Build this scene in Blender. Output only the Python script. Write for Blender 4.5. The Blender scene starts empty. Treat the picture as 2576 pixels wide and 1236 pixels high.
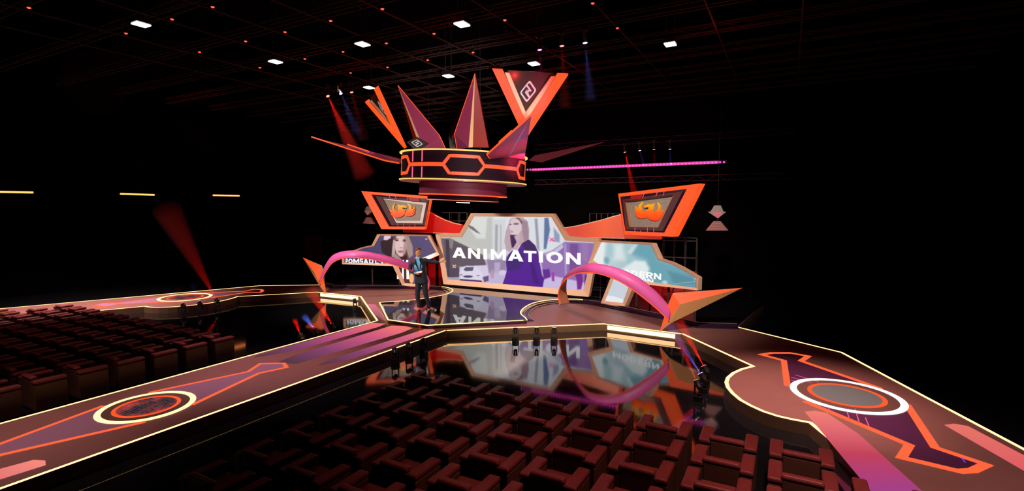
import bpy, bmesh, math, random
import numpy as np
from mathutils import Vector, Matrix, Euler
random.seed(7)
SC = bpy.context.scene
COL = SC.collection

# ------------------------------------------------------------------ camera
FOC = 1271.7; YAW = math.radians(28.65); PIT = math.radians(4.20)
FW = np.array([-math.sin(YAW)*math.cos(PIT), math.cos(YAW)*math.cos(PIT), -math.sin(PIT)])
RT = np.array([math.cos(YAW), math.sin(YAW), 0.0]); UP = np.cross(RT, FW)
CP = np.array([8.5, 0.0, 3.2])
cd = bpy.data.cameras.new('camera'); cam = bpy.data.objects.new('camera', cd); COL.objects.link(cam)
cd.sensor_width = 36.0; cd.lens = 36.0*FOC/2576.0; cd.clip_start = .05; cd.clip_end = 200
cam.location = CP; cam.rotation_euler = (math.pi/2-PIT, 0, YAW)
SC.camera = cam

def ray(x, y): return FW + RT*(x-1288)/FOC - UP*(y-618)/FOC
def G(x, y, z=.18):
    d = ray(x, y); return CP + d*((z-CP[2])/d[2])
def PY(x, y, Y):
    d = ray(x, y); return CP + d*(Y/d[1])
def PX(x, y, X):
    d = ray(x, y); return CP + d*((X-CP[0])/d[0])
def PL(x, y, p0, n):
    d = ray(x, y); p0 = np.array(p0); n = np.array(n); return CP + d*(((p0-CP)@n)/(d@n))
def prj(P):
    d = np.asarray(P)-CP; k = d@FW
    return 1288+FOC*(d@RT)/k, 618-FOC*(d@UP)/k
def mir(p): return np.array([-p[0], p[1], p[2]])

# ------------------------------------------------------------------ materials
def s2l(c): return tuple(((v/255.)/12.92 if v/255. <= .04045 else ((v/255.+.055)/1.055)**2.4) for v in c)
MATS = {}
def pbr(name, col, rough=.5, metal=0., ior=1.5, noise=0., nscale=6., coat=0., bump=0., bscale=40., emit=None, estr=0., rvar=0.):
    if name in MATS: return MATS[name]
    m = bpy.data.materials.new(name); m.use_nodes = True; nt = m.node_tree; b = nt.nodes['Principled BSDF']
    b.inputs['Base Color'].default_value = (*col, 1); b.inputs['Roughness'].default_value = rough
    b.inputs['Metallic'].default_value = metal; b.inputs['IOR'].default_value = ior; b.inputs['Coat Weight'].default_value = coat
    tc = nt.nodes.new('ShaderNodeTexCoord')
    if noise or rvar:
        n = nt.nodes.new('ShaderNodeTexNoise'); n.inputs['Scale'].default_value = nscale; n.inputs['Detail'].default_value = 5
        nt.links.new(tc.outputs['Object'], n.inputs['Vector'])
        if noise:
            mx = nt.nodes.new('ShaderNodeMix'); mx.data_type = 'RGBA'
            mx.inputs[6].default_value = (*[c*(1-noise) for c in col], 1); mx.inputs[7].default_value = (*[min(1, c*(1+noise)) for c in col], 1)
            nt.links.new(n.outputs['Fac'], mx.inputs[0]); nt.links.new(mx.outputs[2], b.inputs['Base Color'])
        if rvar:
            r = nt.nodes.new('ShaderNodeMapRange'); r.inputs[3].default_value = max(0, rough-rvar); r.inputs[4].default_value = rough+rvar
            nt.links.new(n.outputs['Fac'], r.inputs[0]); nt.links.new(r.outputs[0], b.inputs['Roughness'])
    if bump:
        n2 = nt.nodes.new('ShaderNodeTexNoise'); n2.inputs['Scale'].default_value = bscale; n2.inputs['Detail'].default_value = 3
        bp = nt.nodes.new('ShaderNodeBump'); bp.inputs['Strength'].default_value = bump; bp.inputs['Distance'].default_value = .01
        nt.links.new(tc.outputs['Object'], n2.inputs['Vector']); nt.links.new(n2.outputs['Fac'], bp.inputs['Height']); nt.links.new(bp.outputs[0], b.inputs['Normal'])
    if emit:
        b.inputs['Emission Color'].default_value = (*emit, 1); b.inputs['Emission Strength'].default_value = estr
    MATS[name] = m; return m
def emi(name, col, st=1.0, sample=True):
    if name in MATS: return MATS[name]
    m = pbr(name, (0.02, 0.02, 0.02), .5, emit=col, estr=st)
    if not sample: m.cycles.emission_sampling = 'NONE'
    return m
def attr_emit(name, st=1.0):
    if name in MATS: return MATS[name]
    m = bpy.data.materials.new(name); m.use_nodes = True; nt = m.node_tree; b = nt.nodes['Principled BSDF']
    b.inputs['Base Color'].default_value = (.01, .01, .01, 1); b.inputs['Roughness'].default_value = .3
    a = nt.nodes.new('ShaderNodeAttribute'); a.attribute_name = 'picture'
    nt.links.new(a.outputs['Color'], b.inputs['Emission Color']); b.inputs['Emission Strength'].default_value = st
    MATS[name] = m; return m
def grad_mat(name, stops, axis_from, axis_to, emitst=0., rough=.4):
    """colour that runs along a direction in object space (printed / LED gradient)"""
    if name in MATS: return MATS[name]
    m = bpy.data.materials.new(name); m.use_nodes = True; nt = m.node_tree; b = nt.nodes['Principled BSDF']
    tc = nt.nodes.new('ShaderNodeTexCoord'); a = Vector(axis_from); d = Vector(axis_to)-a; L2 = d.length_squared
    s = nt.nodes.new('ShaderNodeVectorMath'); s.operation = 'SUBTRACT'; s.inputs[1].default_value = a
    dt = nt.nodes.new('ShaderNodeVectorMath'); dt.operation = 'DOT_PRODUCT'; dt.inputs[1].default_value = d/L2
    cr = nt.nodes.new('ShaderNodeValToRGB')
    nt.links.new(tc.outputs['Object'], s.inputs[0]); nt.links.new(s.outputs[0], dt.inputs[0]); nt.links.new(dt.outputs['Value'], cr.inputs[0])
    el = cr.color_ramp.elements
    while len(el) < len(stops): el.new(.5)
    for e, (p, c) in zip(el, stops): e.position = p; e.color = (*s2l(c), 1)
    if emitst:
        b.inputs['Base Color'].default_value = (.02, .02, .02, 1)
        nt.links.new(cr.outputs[0], b.inputs['Emission Color']); b.inputs['Emission Strength'].default_value = emitst
    else: nt.links.new(cr.outputs[0], b.inputs['Base Color'])
    b.inputs['Roughness'].default_value = rough
    MATS[name] = m; return m

M_floor = pbr('black gloss floor', (.008, .008, .010), .055, ior=2.2, noise=.3, bump=.015, bscale=14, rvar=.03, nscale=2.)
M_dark = pbr('black wall paint', (.002, .0016, .0018), .95)
M_drape = pbr('black drape', (.0018, .001, .0011), .98, noise=.3)
for m_ in (M_dark, M_drape): m_.node_tree.nodes['Principled BSDF'].inputs['Specular IOR Level'].default_value = .05
M_deck = pbr('dusty brown deck', s2l((148, 98, 92)), .5, noise=.12, nscale=3., bump=.05)
M_side = pbr('deck fascia', s2l((108, 80, 56)), .55)
M_plate = pbr('mirror black plate', (.008, .008, .012), .03, ior=3.4, bump=.004, bscale=10)
M_led = emi('warm white led', (1.0, .56, .2), 3.0)
M_ledw = emi('white led', (1., .95, .9), 1.6)
M_bar = emi('bright warm led bar', (1.0, .62, .3), 3.0)
M_or = emi('orange neon face', s2l((255, 84, 28)), 1.05)
M_orf = emi('orange floor track', s2l((255, 100, 55)), 1.0)
M_yel = emi('yellow led rim', (1.0, .66, .16), 1.0)
M_pinkl = emi('pink led line', (1.0, .12, .30), 1.0)
M_frame = pbr('pale copper frame', s2l((244, 202, 172)), .4, metal=.0, coat=.3, noise=.05)
M_cream = pbr('cream panel', s2l((250, 215, 165)), .5)
M_brown = pbr('dark brown panel', s2l((66, 44, 32)), .75)
M_purple = pbr('dark purple gloss', s2l((48, 26, 52)), .2, ior=1.6)
M_plum = pbr('plum blade face', s2l((164, 64, 110)), .45)
M_red = pbr('deep red blade face', s2l((140, 5, 6)), .5)
M_tan = pbr('tan facet', s2l((205, 150, 100)), .45)
M_white = pbr('white board', s2l((240, 240, 244)), .5)
M_stone = pbr('grey stone texture', s2l((165, 160, 155)), .8, noise=.45, nscale=28., bump=.5, bscale=60)
M_metal = pbr('dark red-lit rig metal', (.034, .012, .012), .85)  # red of the rig light put into the metal colour
M_black = pbr('black plastic', (.015, .015, .016), .4)
M_grey = pbr('grey facet', s2l((150, 150, 152)), .5)

# ------------------------------------------------------------------ mesh tools
class MB:
    def __init__(s): s.v = []; s.f = []
    def add(s, vs, fs):
        o = len(s.v); s.v += [tuple(float(c) for c in v) for v in vs]; s.f += [tuple(i+o for i in f) for f in fs]; return s
    def box(s, c, d, R=None):
        vs = [Vector((x*d[0]/2, y*d[1]/2, z*d[2]/2)) for x in (-1, 1) for y in (-1, 1) for z in (-1, 1)]
        if R is not None: vs = [R @ v for v in vs]
        vs = [v+Vector(c) for v in vs]
        return s.add(vs, [(0, 1, 3, 2), (4, 6, 7, 5), (0, 4, 5, 1), (2, 3, 7, 6), (0, 2, 6, 4), (1, 5, 7, 3)])
    def prism(s, pts, vec):
        n = len(pts); a = [np.array(p, float) for p in pts]; b = [p+np.array(vec, float) for p in a]
        return s.add(a+b, [tuple(range(n))[::-1], tuple(range(n, 2*n))]+[(i, (i+1) % n, n+(i+1) % n, n+i) for i in range(n)])
    def ring(s, out, inn, vec, closed=True):
        n = len(out); v = np.array(vec, float); o = [np.array(p, float) for p in out]; i_ = [np.array(p, float) for p in inn]
        vs = o+i_+[p+v for p in o]+[p+v for p in i_]; fs = []
        m = n if closed else n-1
        for k in range(m):
            j = (k+1) % n
            fs += [(k, j, n+j, n+k), (2*n+k, 3*n+k, 3*n+j, 2*n+j), (k, 2*n+k, 2*n+j, j), (n+k, n+j, 3*n+j, 3*n+k)]
        if not closed: fs += [(0, n, 3*n, 2*n), (n-1, 3*n-1, 4*n-1, 2*n-1)]
        return s.add(vs, fs)
    def tube(s, p, q, r, n=6, r2=None):
        p = Vector(p); q = Vector(q); d = (q-p); L = d.length
        if L < 1e-6: return s
        R = d.to_track_quat('Z', 'Y').to_matrix(); r2 = r if r2 is None else r2
        a = [p+R @ Vector((r*math.cos(2*math.pi*k/n), r*math.sin(2*math.pi*k/n), 0)) for k in range(n)]
        b = [q+R @ Vector((r2*math.cos(2*math.pi*k/n), r2*math.sin(2*math.pi*k/n), 0)) for k in range(n)]
        return s.add(a+b, [tuple(range(n))[::-1], tuple(range(n, 2*n))]+[(i, (i+1) % n, n+(i+1) % n, n+i) for i in range(n)])
    def strip(s, path, w, h, up=(0, 0, 1), closed=False, side=0.):
        """flat bar of width w, height h along a path (up = bar normal); side shifts it across"""
        n = len(path); P = [np.array(p, float) for p in path]; up = np.array(up, float); rows = []
        for i in range(n):
            a = P[i-1] if (i > 0 or closed) else None; c = P[(i+1) % n] if (i < n-1 or closed) else None
            t1 = None if a is None else (P[i]-a)/max(1e-9, np.linalg.norm(P[i]-a)); t2 = None if c is None else (c-P[i])/max(1e-9, np.linalg.norm(c-P[i]))
            u = t1 if t2 is None else (t2 if t1 is None else t1+t2); u = u/max(1e-9, np.linalg.norm(u))
            sd = np.cross(u, up); sd /= max(1e-9, np.linalg.norm(sd))
            k = 1.0
            if t1 is not None and t2 is not None: k = 1/max(.35, abs(u@t1))
            rows.append((P[i]+sd*(side-w/2)*k, P[i]+sd*(side+w/2)*k))
        o = [r[0] for r in rows]; q = [r[1] for r in rows]
        return s.ring(o, q, up*h, closed)
    def disc(s, c, r, h, n=48, r0=0., ax=None):
        pts = [np.array(c)+np.array([math.cos(2*math.pi*k/n), math.sin(2*math.pi*k/n), 0]) for k in range(n)]
        o = [np.array(c)+(p-np.array(c))*r for p in pts]
        if r0 > 0: return s.ring(o, [np.array(c)+(p-np.array(c))*r0 for p in pts], (0, 0, h))
        return s.prism(o, (0, 0, h))
    def lathe(s, c, prof, n=16, R=None):
        """profile of (radius, z) revolved about z, capped"""
        vs = []; fs = []; R = R or Matrix.Identity(3)
        for (r, z) in prof: vs += [Vector(c)+R @ Vector((r*math.cos(2*math.pi*k/n), r*math.sin(2*math.pi*k/n), z)) for k in range(n)]
        for j in range(len(prof)-1):
            for k in range(n): fs.append((j*n+k, j*n+(k+1) % n, (j+1)*n+(k+1) % n, (j+1)*n+k))
        fs += [tuple(range(n))[::-1], tuple(range((len(prof)-1)*n, len(prof)*n))]
        return s.add(vs, fs)
    def ellip(s, c, d, n=12, m=8):
        prof = [(max(.002, math.sin(math.pi*j/m)), -math.cos(math.pi*j/m)) for j in range(m+1)]
        o = len(s.v); s.lathe((0, 0, 0), prof, n)
        for i in range(o, len(s.v)): s.v[i] = tuple(c[k]+s.v[i][k]*d[k] for k in range(3))
        return s

def link_mesh(name, me, mat, parent=None, origin=None):
    o = bpy.data.objects.new(name, me); COL.objects.link(o)
    if mat is not None and len(me.materials) == 0:
        for m in (mat if isinstance(mat, (list, tuple)) else [mat]): me.materials.append(m)
    if parent is not None: o.parent = parent
    return o
def obj(name, mb, mat, parent=None, smooth=False, bevel=0., seg=2, fixn=True):
    """links the collected shapes as one mesh object; vertices are world coords, made local to the parent empty"""
    me = bpy.data.meshes.new(name)
    off = Vector((0, 0, 0))
    if parent is not None: 
        p = parent
        while p is not None: off += p.location; p = p.parent
    me.from_pydata([tuple(Vector(v)-off) for v in mb.v], [], mb.f)
    if fixn:
        bm = bmesh.new(); bm.from_mesh(me); bmesh.ops.recalc_face_normals(bm, faces=bm.faces[:]); bm.to_mesh(me); bm.free()
    if smooth:
        for p in me.polygons: p.use_smooth = True
    o = link_mesh(name, me, mat, parent)
    if bevel:
        b = o.modifiers.new('edge', 'BEVEL'); b.width = bevel; b.segments = seg; b.limit_method = 'ANGLE'; b.angle_limit = math.radians(40)
    return o
def thing(name, label, cat, loc=(0, 0, 0), group=None):
    o = bpy.data.objects.new(name, None); COL.objects.link(o); o.location = [float(c) for c in loc]; o.empty_display_size = .2
    o['label'] = label; o['category'] = cat
    if group: o['group'] = group
    return o
def tag(o, label, cat, group=None):
    o['label'] = label; o['category'] = cat
    if group: o['group'] = group
    return o
def struct(name, mb, mat): 
    o = obj(name, mb, mat); o['kind'] = 'structure'; return o
def copy_tree(o, parent=None):
    c = o.copy(); COL.objects.link(c); c.parent = parent
    for ch in list(o.children): copy_tree(ch, c)
    return c
def copy_as(o, loc, label, group=None, rotz=None):
    c = copy_tree(o); c.location = [float(v) for v in loc]; c['label'] = label
    if group: c['group'] = group
    if rotz is not None: c.rotation_euler = (0, 0, rotz)
    return c

# ------------------------------------------------------------------ hall shell
XL, XR, YF, YB, ZT = -16.0, 15.0, -5.0, 22.0, 9.2
struct('floor', MB().box(((XL+XR)/2, (YF+YB)/2, -.05), (XR-XL+.4, YB-YF+.4, .1)), M_floor)
struct('ceiling', MB().box(((XL+XR)/2, (YF+YB)/2, ZT+.05), (XR-XL+.4, YB-YF+.4, .1)), M_dark)
struct('wall_back', MB().box(((XL+XR)/2, YB+.1, ZT/2), (XR-XL+.4, .2, ZT)), M_drape)
struct('wall_front', MB().box(((XL+XR)/2, YF-.1, ZT/2), (XR-XL+.4, .2, ZT)), M_dark)
struct('wall_left', MB().box((XL-.1, (YF+YB)/2, ZT/2), (.2, YB-YF, ZT)), M_drape)
struct('wall_right', MB().box((XR+.1, (YF+YB)/2, ZT/2), (.2, YB-YF, ZT)), M_dark)

# ------------------------------------------------------------------ stage decks
ZD, ZP = .18, .28
def deck(name, label, pts, top_m=M_deck, zt=ZD, cat='stage'):
    t = thing(name, label, cat, (np.mean([p[0] for p in pts]), np.mean([p[1] for p in pts]), 0))
    obj('base', MB().prism([(p[0], p[1], 0.) for p in pts], (0, 0, zt-.02)), M_side, t)
    obj('deck_top', MB().prism([(p[0], p[1], zt-.02) for p in pts], (0, 0, .02)), top_m, t)
    return t
def ledge(t, path, z=ZD, w=.05, name='led_edge', mat=None, side=0., h=.014):
    return obj(name, MB().strip([(p[0], p[1], z-h+(.004 if h > .007 else .0015)) for p in path], w, h, side=side), mat or M_led, t)
def edge_seq(path, off):      # path moved sideways (left of travel = +)
    out = []
    for i, p in enumerate(path):
        a = np.array(path[max(0, i-1)][:2]); b = np.array(path[min(len(path)-1, i+1)][:2]); d = b-a; d = d/np.linalg.norm(d)
        out.append((p[0]-d[1]*off, p[1]+d[0]*off))
    return out

WR = 1.155
cr = deck('runway', 'central catwalk between the two seat blocks, with glass disc and pink stripes', [(-WR, -4), (WR, -4), (WR, 10.08), (-WR, 10.08)])
ledge(cr, [(-WR, -4), (-WR, 10.06)], side=.026, h=.006); ledge(cr, [(WR, -4), (WR, 10.06)], side=-.026, h=.006)
# curved bulge of the side wing (right one; the left one mirrors it)
BC = (9.42, 9.61); BR = 1.80
def arc(a0, a1, n=22, R=BR): return [(BC[0]+R*math.cos(math.radians(a0+(a1-a0)*k/n)), BC[1]+R*math.sin(math.radians(a0+(a1-a0)*k/n))) for k in range(n+1)]
e1 = tuple(G(1889, 921)[:2]); e2 = tuple(G(2034, 1065)[:2]); e3 = np.array(G(2240, 1236)[:2])
a1 = math.degrees(math.atan2(e1[1]-BC[1], e1[0]-BC[0])); a2 = math.degrees(math.atan2(e2[1]-BC[1], e2[0]-BC[0]))
if a2 < 0: a2 += 360
BRe = .5*(math.dist(e1, BC)+math.dist(e2, BC))
arcp = [tuple(G(*p)[:2]) for p in [(1889, 921), (1862, 928), (1840, 938), (1826, 950), (1822, 962), (1826, 975), (1838, 990), (1858, 1007), (1885, 1022), (1918, 1037), (1955, 1049), (1995, 1058), (2034, 1065)]]
dirn = (e3-np.array(e2))/np.linalg.norm(e3-np.array(e2)); e4 = np.array(e2)+dirn*(e2[1]-.8)/abs(dirn[1])
o1 = tuple(G(1857, 823)[:2]); o2 = tuple(G(2120, 887)[:2]); o3 = np.array(G(2576, 1128)[:2]); dd = (o3-np.array(o2))/np.linalg.norm(o3-np.array(o2)); o4 = np.array(o2)+dd*(o2[1]-.8)/abs(dd[1])
f0 = (1.155, 10.08); f1 = tuple(G(1518, 815)[:2]); f2 = tuple(G(1713, 840)[:2])
wing_in = [f2]+arcp+[tuple(e4)]; wing_out = [o1, o2, tuple(o4)]
for sgn, side in ((1, 'right'), (-1, 'left')):
    pts = [(sgn*x, y) for x, y in wing_in+wing_out[::-1]]
    w = deck('runway', ('right-hand side catwalk with a round bulge and a plain grey disc' if sgn > 0 else 'far left side catwalk running past the left seats, with a patterned disc'), pts)
    ledge(w, [(sgn*x, y) for x, y in wing_in], side=-sgn*.034, w=.062, h=.006); ledge(w, [(sgn*x, y) for x, y in wing_out], side=sgn*.03)
    if sgn > 0: wingR = w
    else: wingL = w
half = [f0, f1, f2, o1, (7.9, 17.9)]
mainpts = half+[(-x, y) for x, y in half[::-1]]
md = deck('stage', 'main stage deck in front of the big screens, joining the three catwalks', mainpts)
ledge(md, [f0, f1, f2], w=.045, h=.011); ledge(md, [(-x, y) for x, y in (f0, f1, f2)], w=.045, h=.011)
# bright bars set in the angled front fascia
for sgn, side in ((1, 'right'), (-1, 'left')):
    F1 = np.array(f1); F2 = np.array(f2); dF = F2-F1; nF = np.array([dF[1], -dF[0]]); nF /= np.linalg.norm(nF)
    A_ = F1+dF*.06+nF*.004; B_ = F1+dF*.93+nF*.004
    fb = obj('led_bar', MB().prism([(sgn*A_[0], A_[1], .045), (sgn*B_[0], B_[1], .045), (sgn*B_[0], B_[1], .15), (sgn*A_[0], A_[1], .15)], (sgn*nF[0]*.02, nF[1]*.02, 0)), M_bar, md)
# centre mirror plate: raised black floor that fills the rear and steps down around the two brown rounds
EDGE = [(2.57, 11.67), (2.36, 11.95), (2.12, 12.22), (1.90, 12.61), (1.72, 13.25), (1.66, 13.9), (1.80, 14.45), (2.10, 14.88), (2.62, 15.18), (3.30, 15.17), (5.46, 14.18), (6.58, 13.53), (7.44, 13.86)]
def smooth2(P, k=4):
    out = []
    for i in range(len(P)-1):
        a, b, c, d = (np.array(P[j]) for j in (max(0, i-1), i, i+1, min(len(P)-1, i+2)))
        for q in range(k):
            u = q/k; out.append(tuple(.5*(2*b+(c-a)*u+(2*a-5*b+4*c-d)*u*u+(3*b-a-3*c+d)*u**3)))
    return out+[tuple(P[-1])]
EARC = smooth2(EDGE[:10]); EDGE = EARC+EDGE[10:]; NA = len(EARC)
pr_ = [(.65, 9.95)]+EDGE+[(7.9, 17.8)]
pp = pr_+[(-x, y) for x, y in pr_[::-1]]
pl = thing('mirror_plate', 'raised glossy black stage floor the presenter stands on, spreading behind the arches', 'stage', (0, 14, ZD))
obj('plate_base', MB().prism([(x, y, ZD) for x, y in pp], (0, 0, ZP-ZD-.012)), M_purple, pl)
obj('plate_top', MB().prism([(x, y, ZP-.012) for x, y in pp], (0, 0, .012)), M_plate, pl)
ledge(pl, [(-2.57, 11.67), (-.65, 9.95), (.65, 9.95), (2.50, 11.60)], ZP, .035)
for sgn in (1, -1):
    E = [(sgn*x, y) for x, y in EDGE]
    ledge(pl, E[:NA-3], ZP, .03, 'rim_led'); ledge(pl, E[NA-4:], ZP, .012, 'rim_line', pbr('dim trim', s2l((120, 90, 80)), .4, emit=s2l((120, 80, 60)), estr=.25))
    for k in (1, 2):
        z = ZP-.033*k
        obj('step', MB().strip([(x, y, ZD) for x, y in E[3:]], .11, z-ZD, side=sgn*(.11*k-.055)), M_purple, pl)
        if True: obj('step_led', MB().strip([(x, y, z-.006) for x, y in E[3:NA-6]], .008, .006, side=sgn*(.11*k)), emi('dim warm led', (1.0, .56, .25), .7), pl)
# ------------------------------------------------------------------ floor graphics on the catwalks
def px2(pts, z=ZD): return [tuple(G(*p, z)[:2]) for p in pts]
def band(t, pts, w, name, mat, z=ZD): return obj(name, MB().strip([(x, y, z) for x, y in pts], w, .006), mat, t)
def floor_disc(t, c, R, Ro, Rd, glass, ringm):
    obj('ring_light', MB().disc((c[0], c[1], ZD), R, .008, 64, R*.875), ringm, t)
    obj('orange_ring', MB().disc((c[0], c[1], ZD), Ro, .008, 64, Ro*.88), M_or, t)
    obj('disc', MB().disc((c[0], c[1], ZD), Rd, .005, 48), glass, t)
    obj('disc_surround', MB().disc((c[0], c[1], ZD), R*.874, .0042, 48, Ro*.9), pbr('dark ring surround', s2l((112, 78, 72)), .55), t)
M_glassd = pbr('grey disc', s2l((120, 128, 130)), .35)
M_tech = pbr('patterned disc', (.02, .015, .02), .12, ior=2.0)
def tech_mat():
    m = bpy.data.materials.new('patterned media disc'); m.use_nodes = True; nt = m.node_tree; b = nt.nodes['Principled BSDF']
    tc = nt.nodes.new('ShaderNodeTexCoord'); v = nt.nodes.new('ShaderNodeTexBrick'); v.inputs['Scale'].default_value = 7
    v.inputs['Color1'].default_value = (.01, .005, .008, 1); v.inputs['Color2'].default_value = (.09, .03, .035, 1); v.inputs['Mortar'].default_value = (.16, .15, .2, 1); v.inputs['Mortar Size'].default_value = .012
    n = nt.nodes.new('ShaderNodeTexNoise'); n.inputs['Scale'].default_value = 3.5
    cr_ = nt.nodes.new('ShaderNodeValToRGB'); cr_.color_ramp.elements[0].position = .45; cr_.color_ramp.elements[0].color = (.0, 0, 0, 1); cr_.color_ramp.elements[1].position = .75; cr_.color_ramp.elements[1].color = (.5, .03, .02, 1)
    mx = nt.nodes.new('ShaderNodeMix'); mx.data_type = 'RGBA'; mx.blend_type = 'ADD'; mx.inputs[0].default_value = 1
    nt.links.new(tc.outputs['Object'], v.inputs['Vector']); nt.links.new(tc.outputs['Object'], n.inputs['Vector']); nt.links.new(n.outputs['Fac'], cr_.inputs[0])
    nt.links.new(v.outputs['Color'], mx.inputs[6]); nt.links.new(cr_.outputs[0], mx.inputs[7]); nt.links.new(mx.outputs[2], b.inputs['Emission Color'])
    b.inputs['Emission Strength'].default_value = .8; b.inputs['Base Color'].default_value = (.01, .01, .01, 1); b.inputs['Roughness'].default_value = .15
    return m
M_tech = tech_mat()
M_inlay = pbr('violet floor inlay', s2l((170, 122, 150)), .45)
M_inlay2 = pbr('dark violet floor inlay', s2l((92, 44, 82)), .4)
CC = (0.0, 3.93)
floor_disc(cr, CC, .635, .435, .385, M_tech, M_led)
# centre runway tracks (upper traced, lower is the same shape turned about the disc)
up_l = px2([(374, 989), (624, 936), (655, 916), (714, 915), (721, 925), (651, 940), (484, 1019)])
cx0 = (min(p[0] for p in up_l)+max(p[0] for p in up_l))/2
up_l = [(x-.0, y) for x, y in up_l]
fillc = [up_l[0]]+up_l[1:]
obj('inlay_panel', MB().prism([(x, y, ZD) for x, y in up_l+[(.30, 4.55), (-.28, 4.55)][:0]], (0, 0, .003)), M_inlay, cr)
band(cr, up_l, .07, 'orange_track', M_orf)
lo_l = [(2*CC[0]-x-.0, 2*CC[1]-y) for x, y in up_l]
lo1 = px2([(260, 1022), (0, 1118)]); lo2 = px2([(366, 1062), (0, 1146)])
d1 = np.array(lo1[1])-np.array(lo1[0]); d2 = np.array(lo2[1])-np.array(lo2[0])
cnr = px2([(0, 1118), (0, 1146)])
low = [lo1[0], tuple(np.array(lo1[0])+d1*1.02)]; 
lowpath = [lo1[0], tuple(np.array(lo1[0])+d1*1.0), tuple(np.array(lo1[0])+d1*1.0+(-.12, -.4)), (-.1, 1.45), (.35, 1.5), (.3, 1.9), lo2[1], lo2[0]]
obj('inlay_panel', MB().prism([(x, y, ZD) for x, y in lowpath], (0, 0, .003)), M_inlay, cr)
band(cr, lowpath, .07, 'orange_track', M_orf)
# side runway tracks
upR = px2([(1981, 972), (1972, 908), (1916, 893), (1942, 889), (1988, 889), (2033, 897), (2015, 909), (2216, 979)])
loR = px2([(2024, 1010), (2288, 1121), (2268, 1152), (2415, 1187), (2447, 1185), (2480, 1170), (2352, 1127), (2281, 1018)])
for sgn, t in ((1, wingR), (-1, wingL)):
    floor_disc(t, (sgn*BC[0], BC[1]), .80, .545, .49, M_glassd if sgn > 0 else M_tech, M_ledw if sgn > 0 else M_led)
    for q in (upR, loR):
        obj('inlay_panel', MB().prism([(sgn*x, y, ZD) for x, y in q], (0, 0, .003)), M_inlay2 if sgn > 0 else M_inlay, t)
        band(t, [(sgn*x, y) for x, y in q], .105, 'orange_track', M_orf)
# thin red laser-like inlay lines on the right wing
for a, b in [((2085, 1023), (2086, 1031)), ((2128, 1029), (2136, 1052)), ((2151, 1030), (2161, 1062)), ((2177, 1052), (2186, 1074)), ((1990, 950), (2045, 965)), ((1990, 957), (2020, 966)), ((2000, 944), (2060, 962)), ((2418, 1152), (2428, 1165)), ((2452, 1161), (2456, 1166))]:
    A, B = px2([a, b]); obj('thin_led_line', MB().strip([(A[0], A[1], ZD+.003), (B[0], B[1], ZD+.003)], .012, .003), M_pinkl if a[0] < 2400 else emi('violet led line', s2l((110, 60, 255)), 1.), wingR)
# pink LED stripes
def stripe(t, px, g0, g1, stops, nm):
    q = px2(px); A = G(*g0); B = G(*g1)
    off = Vector(t.location)
    m = grad_mat(nm, stops, (A[0]-off.x, A[1]-off.y, 0), (B[0]-off.x, B[1]-off.y, 0), .95)
    obj('light_stripe', MB().prism([(x, y, ZD) for x, y in q], (0, 0, .004)), m, t)
PKs = [(0, (238, 110, 112)), (.35, (200, 84, 126)), (.7, (130, 62, 108)), (1, (75, 45, 58))]
stripe(cr, [(936, 813), (970, 815), (952, 823), (740, 884), (640, 900), (650, 894)], (960, 815), (650, 900), PKs, 'stripe left edge')
stripe(cr, [(985, 820), (1020, 821), (1038, 826), (1010, 838), (860, 882), (745, 916), (700, 912), (735, 897)], (1015, 824), (720, 912), PKs, 'stripe centre')
stripe(cr, [(1068, 829), (1090, 829), (1095, 833), (1060, 846), (880, 906), (800, 920), (830, 906)], (1090, 830), (810, 918), PKs, 'stripe right edge')
stripe(cr, [(0, 1181), (85, 1158), (114, 1160), (115, 1171), (0, 1207)], (110, 1160), (0, 1200), [(0, (250, 140, 125)), (1, (235, 120, 120))], 'stripe near')
RPs = [(0, (242, 125, 112)), (.3, (226, 100, 110)), (.62, (196, 60, 88)), (1, (165, 60, 135))]
stripe(wingR, [(2025, 1037), (2050, 1034), (2080, 1040), (2160, 1093), (2345, 1260), (2210, 1260)], (2045, 1036), (2290, 1236), RPs, 'stripe wing inner')
stripe(wingR, [(2376, 1070), (2400, 1067), (2435, 1073), (2640, 1180), (2640, 1222)], (2390, 1068), (2640, 1200), [(0, (235, 118, 105)), (1, (225, 90, 100))], 'stripe wing outer')
stripe(md, [(925, 766), (944, 767), (978, 810), (962, 806), (945, 793)], (935, 766), (965, 808), [(0, (225, 110, 140)), (1, (120, 55, 70))], 'stripe left notch')
stripe(md, [(1130, 830), (1345, 812), (1350, 820), (1130, 831)], (1345, 815), (1135, 831), [(0, (150, 70, 80)), (1, (90, 50, 50))], 'stripe front')

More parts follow.
